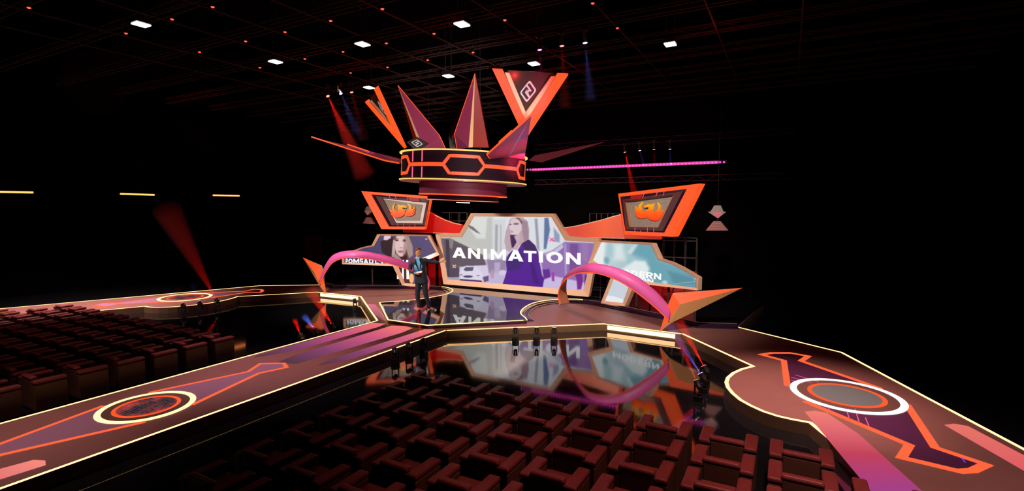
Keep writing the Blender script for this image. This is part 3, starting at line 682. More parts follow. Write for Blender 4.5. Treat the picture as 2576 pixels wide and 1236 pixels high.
# ------------------------------------------------------------------ arches with orange edge
def arch(sgn):
    side = 'right' if sgn > 0 else 'left'
    rear = [(1682, 768, 12.50), (1662, 744, 12.42), (1640, 724, 12.34), (1612, 702, 12.26), (1585, 687, 12.2), (1555, 675, 12.2), (1520, 666, 12.25), (1486, 663, 12.4), (1462, 668, 12.8), (1440, 679, 13.25), (1428, 695, 13.7), (1424, 715, 14.05), (1425, 738, 14.2), (1433, 764, 14.2)]
    front = [(1684, 808, 12.36), (1655, 780, 12.28), (1628, 757, 12.2), (1598, 734, 12.12), (1570, 715, 12.06), (1540, 700, 12.06), (1510, 690, 12.1), (1480, 686, 12.22), (1455, 688, 12.6), (1432, 697, 13.0), (1416, 710, 13.45), (1407, 727, 13.85), (1404, 746, 13.98), (1408, 768, 13.95)]
    def smooth(pts):
        A = np.array([PY(*p) for p in pts]); out = []
        for i in range(len(A)-1):
            p0_, p1_, p2_, p3_ = A[max(0, i-1)], A[i], A[i+1], A[min(len(A)-1, i+2)]
            for k in range(4):
                s = k/4; out.append(.5*((2*p1_)+(-p0_+p2_)*s+(2*p0_-5*p1_+4*p2_-p3_)*s*s+(-p0_+3*p1_-3*p2_+p3_)*s**3))
        out.append(A[-1]); return out
    Rr = smooth(rear); Fr = smooth(front)
    if sgn < 0: Rr = [mir(p) for p in Rr]; Fr = [mir(p) for p in Fr]
    t = thing('arch', f'curved pink ribbon arch with an orange lower edge standing {side} of the centre screen', 'arch', (sgn*4.2, 12.9, ZD))
    # cross-section: bulging outer face between the two edges
    n = len(Rr); vs = []; m = 7
    for i in range(n):
        a, b = Rr[i], Fr[i]; tg = Rr[min(n-1, i+1)]-Rr[max(0, i-1)]; w = b-a; nr = np.cross(tg, w); nr /= np.linalg.norm(nr); nr = nr*sgn
        for k in range(m):
            s = k/(m-1); vs.append(a+w*s+nr*.06*math.sin(math.pi*s))
        for k in range(m):
            s = 1-k/(m-1); vs.append(a+w*s-nr*.02)
    fs = []; q = 2*m
    for i in range(n-1):
        for k in range(q): fs.append((i*q+k, i*q+(k+1) % q, (i+1)*q+(k+1) % q, (i+1)*q+k))
    fs += [tuple(range(q))[::-1], tuple(range((n-1)*q, n*q))]
    rb = obj('ribbon', MB().add(vs, fs), [pbr('pink ribbon', s2l((216, 92, 172)), .45), pbr('ribbon lining', s2l((176, 104, 72)), .5)], t, smooth=True)
    for i, p in enumerate(rb.data.polygons):
        if i < (n-1)*q and m <= i % q < 2*m-1: p.material_index = 1
    mb = MB()
    for i in range(n-1): mb.tube(Fr[i], Fr[i+1], .014, 6)
    obj('orange_edge', mb, M_or, t)
arch(1); arch(-1)

# ------------------------------------------------------------------ big faceted spikes beside the arches
def floor_spike(sgn):
    T_ = np.array([7.60, 12.94, 1.33]); A = np.array([6.11, 12.45, 1.15]); B = np.array([5.83, 12.41, ZD]); K = PY(1711, 766, 12.36); A2 = A+(0, .10, 0); B2 = PY(1687, 814, 12.40)
    E1 = PY(1680, 768, 12.44); E2 = E1+(0, .1, 0)
    v = [T_, A, B, K, A2, B2, E1, E2]
    if sgn < 0: v = [mir(p) for p in v]
    t = thing('faceted_spike', ('large orange arrow-shaped spike at the outer end of the right arch' if sgn > 0 else 'narrow orange arrow-shaped spike at the outer end of the left arch'), 'spike', (v[2][0], v[2][1], ZD))
    T_, A, B, K, A2, B2, E1, E2 = v; w = np.array([0, .012, 0])
    d = np.array([0, .03, 0])
    obj('orange_face', MB().prism([T_, A, E1, K], d).prism([E1, B, K], d), M_or, t)
    obj('tan_face', MB().prism([T_, K, B2], d*.6).prism([K, B, B2], d*.6), M_tan, t)
    obj('back_shell', MB().add([T_+d, A+d, A2, E1+d, E2, B+d, B2+w], [(0, 1, 2), (1, 3, 4, 2), (3, 5, 6, 4), (0, 2, 4, 6)]), M_cream, t)
floor_spike(1); floor_spike(-1)

# ------------------------------------------------------------------ the hanging crown
CY = 12.59
crown = thing('giant_crown', 'giant suspended round crown of dark drum and coloured blades above the stage', 'crown', (0, CY, 4.4))
RTm = Matrix.Rotation(.04, 4, 'Y') @ Matrix.Rotation(-.01, 4, 'X')
def drum(phi, z, R):     # phi 0 = towards the seats, positive to the right
    a = math.radians(phi); v = Vector((R*math.sin(a), -R*math.cos(a), z-4.4)); v = RTm @ v; return np.array([v.x, v.y+CY, v.z+4.4])
def dring(R0, R1, z0, z1, n=96, p0=0, p1=360):
    mb = MB(); ps = [p0+(p1-p0)*k/n for k in range(n if p1-p0 >= 360 else n+1)]; cl = p1-p0 >= 360
    vs = []
    for p in ps: vs += [drum(p, z0, R1), drum(p, z1, R1), drum(p, z1, R0), drum(p, z0, R0)]
    m = len(ps); fs = []
    for i in range(m if cl else m-1):
        j = (i+1) % m
        for k in range(4): fs.append((i*4+k, i*4+(k+1) % 4, j*4+(k+1) % 4, j*4+k))
    if not cl: fs += [(0, 1, 2, 3), (4*m-4, 4*m-1, 4*m-2, 4*m-3)]
    return mb.add(vs, fs)
RD = 1.80; ZL, ZU = 3.99, 4.73
drum_m = pbr('dark plum drum', s2l((30, 10, 24)), .65); drum_m.node_tree.nodes['Principled BSDF'].inputs['Specular IOR Level'].default_value = .12
mbd = dring(.02, RD, ZL, ZU); obj('drum', mbd, drum_m, crown, smooth=False)
obj('top_rim', dring(RD-.2, RD+.075, ZU-.005, ZU+.03), M_yel, crown)
obj('lower_rim', dring(RD-.2, RD+.075, ZL-.03, ZL), M_yel, crown)
obj('under_flange', dring(1.2, RD+.05, ZL-.06, ZL-.031), pbr('plum flange', s2l((150, 90, 100)), .35), crown)
obj('collar', dring(.05, 1.29, 3.60, ZL-.061), pbr('magenta collar', s2l((110, 22, 58)), .6), crown)
obj('collar_rim', dring(1.1, 1.31, 3.565, 3.599), M_or, crown)
obj('lower_collar', dring(.05, 1.05, 3.44, 3.564), drum_m, crown)
obj('lower_collar_rim', dring(.9, 1.07, 3.42, 3.439), pbr('peach rim', s2l((240, 140, 100)), .4, emit=s2l((240, 130, 90)), estr=.45), crown)
obj('work_light', MB().box((0, 0, 0), (.001, .001, .001)) if False else dring(.40, .47, 3.36, 3.385, 24, 10, 60), M_ledw, crown)
zc = 4.36
def dband(path, w, nm, mat):
    # path of (phi, z); laid on the drum as a raised strip
    full = []
    for i in range(len(path)-1):
        a, b = np.array(path[i], float), np.array(path[i+1], float); k = max(1, int(abs(b[0]-a[0])/3))
        full += [a+(b-a)*j/k for j in range(k)]
    full.append(np.array(path[-1], float))
    n = len(full); o = []; q = []
    R = RD+.025
    for i in range(n):
        a = full[max(0, i-1)]; b = full[min(n-1, i+1)]; d = np.array([(b[0]-a[0])*math.pi/180*R, b[1]-a[1]]); d /= np.linalg.norm(d)+1e-9; s = np.array([-d[1], d[0]])*w/2
        o.append((full[i][0]+math.degrees(s[0]/R), full[i][1]+s[1])); q.append((full[i][0]-math.degrees(s[0]/R), full[i][1]-s[1]))
    vs = []
    for a, b in zip(o, q): vs += [drum(a[0], a[1], R), drum(b[0], b[1], R), drum(b[0], b[1], RD-.02), drum(a[0], a[1], RD-.02)]
    fs = []
    for i in range(n-1):
        for k in range(4): fs.append((i*4+k, i*4+(k+1) % 4, (i+1)*4+(k+1) % 4, (i+1)*4+k))
    fs += [(0, 1, 2, 3), (4*n-4, 4*n-1, 4*n-2, 4*n-3)]
    return obj(nm, MB().add(vs, fs), mat, crown)
for c in (34, 106, 178, 250, 322):
    hx = [(c-17.5, zc), (c-12, zc+.225), (c+12, zc+.225), (c+17.5, zc), (c+12, zc-.225), (c-12, zc-.225), (c-17.5, zc)]
    dband(hx, .085, 'hexagon_band', M_or)
    dband([(c+18, zc), (c+54, zc)], .10, 'belt_band', M_or)
for c in (-16, -4): 
    dband([(c, ZL+.02), (c+.01, zc-.07)], .022, 'pink_line', M_pinkl); dband([(c, zc+.07), (c+.01, ZU-.01)], .022, 'pink_line', M_pinkl)

def logo_pts(o, ux, uy, s, lift):
    """rounded rhombus ring with a notched H inside; o centre, ux/uy half axes along the rhombus diagonals"""
    o = np.array(o); ux = np.array(ux)*s; uy = np.array(uy)*s; nv = np.cross(ux, uy); nv /= np.linalg.norm(nv); nv *= lift
    def q(a, b): return o+ux*a+uy*b
    def rnd(k, r=.16):
        c = [(0, 1), (1, 0), (0, -1), (-1, 0)]; out = []
        for i in range(4):
            p = np.array(c[i-1], float); v = np.array(c[i], float); w = np.array(c[(i+1) % 4], float)
            a = v+(p-v)*r; b = v+(w-v)*r
            for s_ in (0, .33, .67, 1): out.append(tuple(((1-s_)**2*a+2*s_*(1-s_)*v+s_*s_*b)*k))
        return out
    mb = MB(); mb.ring([q(*p) for p in rnd(1)], [q(*p) for p in rnd(.78)], nv)
    # rhombus axes: e1 along lower-left edge, e2 along lower-right edge
    e1 = np.array([-.5, .5]); e2 = np.array([.5, .5])
    def bar(pts): mb.prism([q(*(e1*a+e2*b)) for a, b in pts], nv)
    bar([(-.8, -.42), (-.8, -.20), (.35, -.20), (.35, .05), (.1, .05), (.1, .27), (.8*.7, .27), (.56, -.42)][:4]+[(.35, -.42)])
    bar([(.8, .42), (.8, .20), (-.35, .20), (-.35, .42)])
    bar([(-.12, -.30), (.12, -.30), (.12, .30), (-.12, .30)])
    return mb
M_logo = pbr('pale logo', s2l((196, 194, 200)), .5, emit=s2l((170, 168, 176)), estr=.45)

def vblade(sgn):
    P0 = np.array([1.94, 11.02, 6.62]); P1 = np.array([3.48, 12.12, 6.61]); P2 = np.array([2.15, 12.37, 5.15])
    n = np.cross(P1-P0, P2-P0); n /= np.linalg.norm(n)
    if n@(CP-P0) > 0: n = -n          # pointing away from the camera side
    def q(x, y, off=0.):
        p = PL(x, y, P0+n*off, n); return p if sgn > 0 else mir(p)
    nn = n if sgn > 0 else mir(n)
    side = 'right' if sgn > 0 else 'left'
    b = lambda *p: p
    obj('orange_chevron', MB().prism([q(1239, 175), q(1265, 177), q(1329, 318), q(1322, 352)], nn*.10).prism([q(1430, 188), q(1404, 187), q(1329, 298), q(1322, 352)], nn*.10), M_or, crown)
    obj('cream_chevron', MB().prism([q(1270, 183, .05), q(1281, 183.6, .05), q(1323, 283, .05), q(1322, 306, .05)], nn*.06).prism([q(1402, 192.6, .05), q(1387, 192, .05), q(1323, 283, .05), q(1322, 306, .05)], nn*.06), M_cream, crown)
    obj('logo_panel', MB().prism([q(1276, 176.5, .12), q(1393, 184, .12), q(1323, 290, .12)], nn*.03), M_brown, crown)
    c = q(1328.5, 230, .10); top = q(1332.5, 201, .10); rt = q(1350, 227, .10)
    obj('logo', logo_pts(c, (np.array(rt)-c), (np.array(top)-c), 1., .012), M_logo, crown)
vblade(1); vblade(-1)

def spike_pair(sgn):
    m = (lambda p: np.array(p, float)) if sgn > 0 else (lambda p: mir(np.array(p, float)))
    T_ = (1.29, 11.21, 6.66); K = (.26, 11.74, 5.27); I = (.19, 11.97, 4.86); Rb = (.76, 11.70, 4.86); O = (1.24, 11.95, 4.86); th = np.array([0, .03, 0.])
    Rb2 = (.88, 11.72, 4.86)
    obj('plum_blade', MB().prism([m(T_), m(K), m(I), m(Rb)], th), M_plum, crown)
    obj('ridge_strip', MB().prism([m(T_)+(0, -.01, 0), m(Rb)+(0, -.01, 0), m(Rb2)+(0, -.01, 0)], th), M_cream, crown)
    obj('red_blade', MB().prism([m(T_), m(Rb2), m(O)], th), M_red, crown)
    mb = MB(); mb.tube(m(T_), m(K), .012); mb.tube(m(K), m(I), .012); obj('orange_edge', mb, M_or, crown)
    # low logo plate leaning out of the drum top
    u = np.array([-.55, .84, 0]); c = np.array([.59, 11.17, 4.99])
    pl_ = [c-u*.30+(0, 0, .02), c+(.03, 0, .19), c+u*.32+(0, 0, .03), c+u*.1+(0, 0, -.14), c-u*.12+(0, 0, -.14)]
    obj('logo_plate', MB().prism([m(p) for p in pl_], (0, .03, 0)), pbr('charcoal plate', s2l((40, 40, 44)), .4), crown)
    cu = m(c+(-.0, -.006, .01)); ux = m(u)*.17; uy = np.array([0, 0, .11])
    if sgn < 0: ux = -ux
    obj('logo', logo_pts(cu+np.cross(ux, uy)*0, ux+uy*.15, uy, 1., -.02 if False else .02), M_logo, crown)
spike_pair(1); spike_pair(-1)

def cyl_hit(px, py, R=RD+.02):
    d = ray(px, py); o = CP-np.array([0, CY, 0]); a = d[0]**2+d[1]**2; b = 2*(o[0]*d[0]+o[1]*d[1]); c = o[0]**2+o[1]**2-R*R
    D = max(0., b*b-4*a*c); return CP+d*((-b-D**.5)/2/a)
def big_spike(sgn):
    T_ = np.array([3.48, 10.04, 5.23]); L = np.array([1.72, 11.08, 4.57]); Rb = cyl_hit(1277, 393, RD+.05); O = cyl_hit(1318, 400, RD+.05); th = np.array([0, .03, -.02])
    m = (lambda p: np.array(p, float)) if sgn > 0 else (lambda p: mir(np.array(p, float)))
    root = np.array([1.55, 11.5, 4.52])
    obj('plum_blade', MB().prism([m(T_), m(L), m(Rb)], th).prism([m(L), m(root), m(Rb)], th), M_plum, crown)
    obj('ridge_strip', MB().prism([m(T_)+(0, -.012, 0), m(Rb)+(-.05, -.012, 0), m(Rb)+(.06, -.012, 0)], th), pbr('silver ridge', s2l((150, 145, 165)), .3), crown)
    obj('plum_blade', MB().prism([m(T_), m(Rb), m(O)], th), M_plum, crown)
    mb = MB(); mb.tube(m(T_), m(L), .022); mb.tube(m(L), m(root), .022); obj('orange_edge', mb, M_or, crown)
    S = [m(T_+(L-T_)*k+np.array([0, .12, .10*1])) for k in (.45, .75)]
    obj('orange_trim', MB().tube(S[0], S[1], .02), M_or, crown)
big_spike(1); big_spike(-1)
# rear blade reaching out to the right, dim
a = PY(1520, 358, 14.2); b_ = PY(1362, 409, 14.0); c_ = PY(1330, 404, 13.6); d_ = PY(1345, 392, 13.8)
obj('rear_blade', MB().prism([a, b_, c_, d_], (0, .03, .02)), pbr('dim wine blade', s2l((96, 30, 46)), .45), crown)
a = PY(1163, 250, 13.9); b_ = PY(1128, 340, 13.6); c_ = PY(1132, 378, 13.6); d_ = PY(1148, 376, 13.6)
obj('rear_blade', MB().prism([a, b_, c_, d_], (0, .03, .0)), pbr('charcoal plate', s2l((40, 40, 44)), .4), crown)
mb = MB()
for x, y in ((-.9, CY-.5), (.9, CY-.5), (0, CY+.9)): mb.tube((x, y, 4.8), (x, y, ZT), .008, 5)
obj('hoist_cable', mb, M_black, crown)

# ------------------------------------------------------------------ hanging grey ornaments
def ornament(sgn):
    def q(x, y): 
        p = PY(x, y, 15.46); return p if sgn > 0 else mir(p)
    side = 'right' if sgn > 0 else 'left'
    t = thing('hanging_ornament', ('grey hat-shaped ornament hanging in the dark right of the right emblem frame' if sgn > 0 else 'grey faceted ornament half hidden behind the left emblem frame'), 'ornament', q(1805, 550))
    d = (0, .12, 0)
    obj('hood', MB().prism([q(1797, 517), q(1813, 517), q(1820, 533), q(1787, 533)], d), M_grey, t)
    obj('cone', MB().prism([q(1780, 533), q(1827, 533), q(1806, 550)], d), M_grey, t)
    obj('pink_lens', MB().prism([q(1795, 534), q(1815, 534), q(1813, 543), q(1805, 549), q(1797, 543)], (0, -.01, 0)), pbr('pink lens', s2l((190, 110, 120)), .4, emit=s2l((190, 80, 95)), estr=.35), t)
    mb = MB(); 
    for k in range(9):
        a = k/9; b = (k+.72)/9; w0 = 9+20*a; w1 = 9+20*b; mb.prism([q(1803.5-w0, 557+24*a), q(1803.5+w0, 557+24*a), q(1803.5+w1, 557+24*b), q(1803.5-w1, 557+24*b)], d)
    obj('louvred_base', mb, pbr('rosy louvre', s2l((190, 130, 132)), .5), t)
    obj('hanging_rod', MB().tube(np.array(q(1805, 518))+(0, .06, 0), np.array(q(1805, 518))+(0, .06, 3.2), .006, 5).tube(np.array(q(1804, 548))+(0, .06, 0), np.array(q(1804, 558))+(0, .06, 0), .008, 5), M_black, t)
ornament(1); ornament(-1)

# ------------------------------------------------------------------ scaffold towers and rear flats
def scaffold(x0, x1, y0, y1, ztop, lab):
    t = thing('scaffold_tower', lab, 'scaffold', ((x0+x1)/2, (y0+y1)/2, 0), None)
    mb = MB(); xs = np.linspace(x0, x1, 4); zs = np.arange(.5, ztop, .55)
    for y in (y0, y1):
        for x in xs: mb.tube((x, y, ZP), (x, y, ztop), .014, 5)
        for z in list(zs)+[ztop]: mb.tube((x0, y, z), (x1, y, z), .012, 5)
    for x in (x0, x1):
        for z in list(zs)+[ztop]: mb.tube((x, y0, z), (x, y1, z), .012, 5)
    obj('pipe_frame', mb, pbr('scaffold steel', (.06, .05, .05), .4, metal=.5), t)
    obj('base_board', MB().box(((x0+x1)/2, (y0+y1)/2, ZP+.12), (x1-x0, y1-y0, .03)), M_black, t)
for s, sd in ((1, 'right'), (-1, 'left')):
    xs = sorted((s*2.52, s*3.75)); scaffold(xs[0], xs[1], 16.5, 17.2, 3.03, f'pipe scaffold tower behind the {sd} fin')
    xs = sorted((s*4.9, s*5.95)); scaffold(xs[0], xs[1], 16.95, 17.15, 2.25 if s > 0 else 3.0, f'pipe scaffold tower behind the {sd} side screen')
M_flat = pbr('crimson flat', s2l((120, 8, 12)), .6, noise=.2, nscale=2)
for s, sd in ((1, 'right'), (-1, 'left')):
    for k in range(4):
        x = s*(3.3+k*.78)
        o = obj('stage_flat', MB().box((x, 17.3-.1*k, .28+.45), (.70, .05, .90)), M_flat)
        tag(o, f'dark red upright flat behind the {sd} side screen, '+('nearest the centre', 'second from the centre', 'third from the centre', 'farthest from the centre')[k], 'panel', f'red flats behind the {sd} screen')

A_ = PY(640, 640, 19.6); A_[0] = max(A_[0], XL+.3); B_ = PY(812, 640, 19.6)
o = obj('red_wash_panel', MB().box(((A_[0]+B_[0])/2, 19.6, .82), (B_[0]-A_[0], .04, 1.64)), M_flat)  # panel added to carry the red wash on the black back wall
tag(o, 'low dark red panel added to show the red wash beyond the left orange spike', 'backdrop')
# ------------------------------------------------------------------ audience armchairs
M_lea_redlit = pbr('oxblood red-lit leather', s2l((112, 44, 42)), .45, noise=.25, nscale=9., bump=.15, bscale=60)  # overhead red light put into the colour of the top faces
M_lea_ledlit = pbr('leather side led-tinted', s2l((84, 52, 38)), .5, noise=.2, nscale=9.)  # same leather, LED edge light on the sides put into the colour
def pad(mb, c, d, r=.022):
    """box with softened shoulders: stacked rounded rectangle loops"""
    hx, hy, hz = d[0]/2, d[1]/2, d[2]/2; n = 4; prof = [(-hz, r), (-hz+r, 0), (hz-r, 0), (hz-r*.3, r*.35), (hz, r)]
    loops = []
    for z, ins in prof:
        L = []
        for cx, cy, a0 in ((hx, hy, 0), (-hx, hy, 90), (-hx, -hy, 180), (hx, -hy, 270)):
            for k in range(n):
                a = math.radians(a0+90*k/(n-1)); rr = r
                L.append((c[0]+math.copysign(max(.001, hx-rr-ins), cx)+rr*math.cos(a), c[1]+math.copysign(max(.001, hy-rr-ins), cy)+rr*math.sin(a), c[2]+z))
        loops.append(L)
    N = len(loops[0]); vs = [v for L in loops for v in L]; fs = [tuple(range(N))[::-1], tuple(range((len(loops)-1)*N, len(loops)*N))]
    for j in range(len(loops)-1):
        for k in range(N): fs.append((j*N+k, j*N+(k+1) % N, (j+1)*N+(k+1) % N, (j+1)*N+k))
    return mb.add(vs, fs)
HA = .50
def make_chair():
    t = thing('armchair', 'x', 'armchair', (0, 0, 0))
    for s in (-1, 1):
        a = obj('armrest', pad(MB(), (s*.243, 0, .02+.21), (.124, .42, .42), .014), M_lea_ledlit, t)
        obj('armrest_pad', pad(MB(), (s*.243, 0, .475), (.134, .426, .055), .017), M_lea_redlit, a, smooth=False)
    obj('seat', pad(MB(), (0, .03, .21), (.355, .35, .38), .022), M_lea_redlit, t)
    b = obj('backrest', pad(MB(), (0, -.172, .265), (.355, .072, .47), .012), M_lea_ledlit, t)
    obj('backrest_roll', pad(MB(), (0, -.168, .525), (.372, .09, .055), .020), M_lea_redlit, b)
    obj('plinth', MB().box((0, 0, .01), (.52, .36, .02)), M_black, t)
    return t
chair = make_chair()
k = (3.2-HA)/(3.2-.36)
def cx_(x): return 8.5+(x-8.5)*k
# right arm's right front corner of the front row, first chair measured; pitch
RX0, RDX, RY0, RDY = cx_(4.352), .783*k, 6.874*k, .598*k
LX0, LDX, LY0, LDY = cx_(-6.257), .802*k, 6.767*k, .596*k
used = [False]
ordn = ['first', 'second', 'third', 'fourth', 'fifth', 'sixth', 'seventh', 'eighth', 'ninth', 'tenth', 'eleventh', 'twelfth', 'thirteenth', 'fourteenth']
def put(x, y, label, group):
    if not used[0]: o = chair; used[0] = True; o.location = (x, y, 0); o['label'] = label; o['group'] = group
    else: o = copy_as(chair, (x, y, 0), label, group)
    return o
wing_line = lambda y: e2[0]+(e3[0]-e2[0])*(y-e2[1])/(e3[1]-e2[1])
for r in range(7):
    y = RY0-r*RDY-.21; c0 = 0
    xs = [RX0+i*RDX-.31 for i in range(-1, 8)]; xs = [x for x in xs if x > 1.6 and x < wing_line(y)-.40 and (x < 8.0 or y > 1.2)]
    for i, x in enumerate(xs):
        px, py = prj((x, y+.2, .55))
        if py > 1450 or (CP[1] > y-.3): continue
        put(x, y, f'oxblood red-lit leather armchair, {ordn[r]} row from the stage, {ordn[i]} seat right of the central catwalk', 'armchairs in the right seat block')
for r in range(8):
    y = LY0-r*LDY-.21
    xs = [LX0+(i)*LDX-.31 for i in range(-8, 8)]; xs = [x for x in xs if x < -1.55 and x > -wing_line(y)+.42]
    for i, x in enumerate(sorted(xs, reverse=True)):
        if y < .9: continue
        px, py = prj((x, y, .6))
        if px < -60: continue
        put(x, y, f'dark leather armchair, {ordn[r]} row from the stage, {ordn[i]} seat left of the central catwalk', 'armchairs in the left seat block')

# ------------------------------------------------------------------ moving-head lamps with haze beams
def tinted_beam_mat(nm, dens, col=(1, 1, 1)):
    if nm in MATS: return MATS[nm]
    m = bpy.data.materials.new(nm); m.use_nodes = True; nt = m.node_tree
    nt.nodes.remove(nt.nodes['Principled BSDF']); v = nt.nodes.new('ShaderNodeVolumeScatter'); v.inputs['Density'].default_value = dens; v.inputs['Anisotropy'].default_value = .0; v.inputs['Color'].default_value = (*[.25+.75*c for c in col], 1)  # lamp colour also tinted into the haze to deepen the beam
    nt.links.new(v.outputs[0], nt.nodes['Material Output'].inputs['Volume']); MATS[nm] = m; return m
COLS = {'red': (1, .03, .015), 'blue': (.25, .35, 1), 'magenta': (1, .05, .45), 'violet': (.45, .3, 1)}
def lamp(pos, target, col, label, group, hung=False, power=60., dens=.25, length=None, ang=7., s=1.0, beam=True):
    pos = Vector([float(v) for v in pos]); d = Vector([float(v) for v in target])-pos; L = length or d.length; d.normalize()
    base = pos+Vector((0, 0, (.17 if hung else -.17)*s))
    bz = base.copy()
    t = thing('moving_head_lamp', label, 'stage lamp', base, group)
    sg = 1 if hung else -1
    obj('base', MB().box(base+Vector((0, 0, sg*.045*s)), (.13*s, .13*s, .09*s)), M_black, t, bevel=.006)
    side = d.cross(Vector((0, 0, 1))); side = side.normalized() if side.length > .01 else Vector((1, 0, 0))
    Rm = Matrix((side, Vector((0, 0, 1)).cross(side), Vector((0, 0, 1)))).transposed()
    obj('yoke', MB().box(pos+side*.066*s+Vector((0, 0, sg*.07*s)), (.014*s, .035*s, .19*s), Rm).box(pos-side*.066*s+Vector((0, 0, sg*.07*s)), (.014*s, .035*s, .19*s), Rm).box(pos+Vector((0, 0, sg*.16*s)), (.146*s, .05*s, .014*s), Rm), M_metal, t)
    Rq = d.to_track_quat('Z', 'Y').to_matrix()
    hd = obj('lamp_head', MB().lathe(pos-d*.07*s, [(.03*s, 0), (.046*s, .02*s), (.046*s, .09*s), (.055*s, .15*s)], 14, Rq), M_black, t)
    lp = pos+d*.082*s
    lens = obj('lens', MB().lathe(lp, [(.048*s, 0), (.048*s, .004*s)], 16, Rq), emi('lens '+col, tuple(min(1, c+.12) for c in COLS[col]), 4.), t)
    sp = bpy.data.lights.new('spot '+col, 'SPOT'); sp.energy = power*14; sp.color = COLS[col]; sp.spot_size = math.radians(ang*2+1); sp.spot_blend = .5; sp.shadow_soft_size = .005
    so = bpy.data.objects.new('spot_light', sp); COL.objects.link(so); so.location = lp+d*.015-base; so.rotation_euler = (-d).to_track_quat('Z', 'Y').to_euler(); so.parent = t
    if beam:
        r1 = math.tan(math.radians(ang))*L+.045*s
        obj('light_beam', MB().tube(lp+d*.012, lp+d*(L), .04*s, 20, r1), tinted_beam_mat('haze %s %.3f' % (col, dens*.08), dens*.08, COLS[col]), t)
    return t
def tgt(px, py, P, dy=0.): return PY(px, py, P[1]+dy)
fl = 'floor lamps in front of the stage'
def flamp(px, py, z, tx, ty, dy, col, lab, **kw):
    P = G(px, py, z); lamp(P, tgt(tx, ty, P, dy), col, lab, kw.pop('group', None), **kw)
flamp(1297, 833, .26, 1297, 690, .3, 'magenta', 'small magenta floor lamp below the stage edge, leftmost of the three before the centre screen', power=25, dens=.15, length=1.0)
flamp(1350, 833, .26, 1350, 690, .3, 'red', 'small red floor lamp below the stage edge, middle of the three before the centre screen', power=25, dens=.15, length=1.0)
flamp(1394, 833, .26, 1400, 690, .3, 'blue', 'small blue floor lamp below the stage edge, rightmost of the three before the centre screen', power=25, dens=.15, length=1.0)
flamp(1776, 932, .26, 1738, 862, .2, 'red', 'red floor lamp by the right catwalk bulge, nearest the stage', power=150, dens=1.0, length=.95, ang=6)
flamp(1769, 951, .26, 1715, 868, .2, 'violet', 'violet floor lamp by the right catwalk bulge, between two red lamps', power=50, dens=.9, length=1.0, ang=6)
flamp(1757, 970, .26, 1735, 920, .2, 'red', 'red floor lamp by the right catwalk bulge, nearest the seats', power=70, dens=.9, length=.8, ang=6)
flamp(461, 770, .26, 450, 735, .0, 'red', 'red floor lamp by the far left catwalk bulge, nearest the seats', power=5, dens=.3, length=.5)
flamp(503, 765, .26, 490, 730, .0, 'blue', 'blue floor lamp by the far left catwalk bulge, between two red lamps', power=5, dens=.3, length=.6)
flamp(546, 758, .26, 395, 480, .3, 'red', 'red floor lamp by the far left catwalk bulge, nearest the stage, with a long beam', power=130, dens=.5, length=4.2, ang=6)
flamp(893, 758, .22, 885, 730, .0, 'blue', 'small blue floor lamp at the end of the bright bar left of the centre', power=10, dens=.1, length=.3, beam=False)
flamp(838, 822, .26, 790, 745, .2, 'red', 'red floor lamp left of the central catwalk, nearest the stage', power=170, dens=1.0, length=1.3, ang=7)
flamp(797, 834, .26, 768, 800, .2, 'blue', 'blue floor lamp left of the central catwalk, between two red lamps', power=110, dens=.8, length=.7, ang=7)
flamp(758, 847, .26, 745, 815, .2, 'red', 'red floor lamp left of the central catwalk, farthest from the stage', power=100, dens=.8, length=.6, ang=6)
flamp(1065, 861, .26, 1035, 740, .2, 'red', 'red floor lamp right of the central catwalk, nearest the stage', power=90, dens=.6, length=1.6, ang=6)
flamp(1029, 873, .26, 1015, 840, .2, 'blue', 'blue floor lamp right of the central catwalk, between two red lamps', power=30, dens=.12, length=.35)
flamp(994, 886, .26, 985, 850, .2, 'red', 'red floor lamp right of the central catwalk, farthest from the stage', power=30, dens=.12, length=.35)
# rig lamps
ZR = 6.75
def rlamp(px, py, z, tx, ty, dy, col, lab, **kw):
    P = G(px, py, z) if z else None
    lamp(P, tgt(tx, ty, P, dy), col, lab, None, hung=True, **kw)
rlamp(822, 236, ZR, 885, 372, .0, 'red', 'red rig lamp at the left end of the upper left trio, with a broad beam', power=500, dens=.3, length=2.9, ang=6, s=1.1)
rlamp(855, 230, ZR, 885, 300, .0, 'blue', 'blue rig lamp in the middle of the upper left trio', power=30, dens=.4, length=1.4, ang=6)
rlamp(883, 226, ZR, 905, 310, .0, 'red', 'red rig lamp at the right end of the upper left trio', power=16, dens=.4, length=1.5, ang=6)
rlamp(1357, 116, ZR, 1363, 200, .0, 'magenta', 'magenta rig lamp high above the crown, left of the red one', power=16, dens=.6, length=1.2, ang=5)
rlamp(1413, 106, ZR, 1418, 200, .0, 'red', 'red rig lamp high above the crown, between magenta and blue', power=24, dens=.6, length=1.3, ang=5)
rlamp(1471, 98, ZR, 1480, 190, .0, 'blue', 'blue rig lamp high above the crown, right of the red one', power=30, dens=.5, length=1.2, ang=5)
def blamp(px, py, tx, ty, col, lab, **kw):
    P = PY(px, py, 19.6); lamp(P, tgt(tx, ty, P, 0), col, lab, None, hung=True, **kw)
blamp(1571, 378, 1592, 470, 'red', 'red lamp over the pink light row, first from the left', power=420, dens=.4, length=1.8, ang=5)
blamp(1608, 374, 1614, 395, 'violet', 'violet lamp over the pink light row, second from the left', power=60, dens=.1, length=.5)
blamp(1645, 371, 1646, 392, 'red', 'red lamp over the pink light row, third from the left', power=60, dens=.1, length=.5)
blamp(1685, 370, 1686, 390, 'blue', 'blue lamp over the pink light row, last on the right', power=60, dens=.1, length=.5)

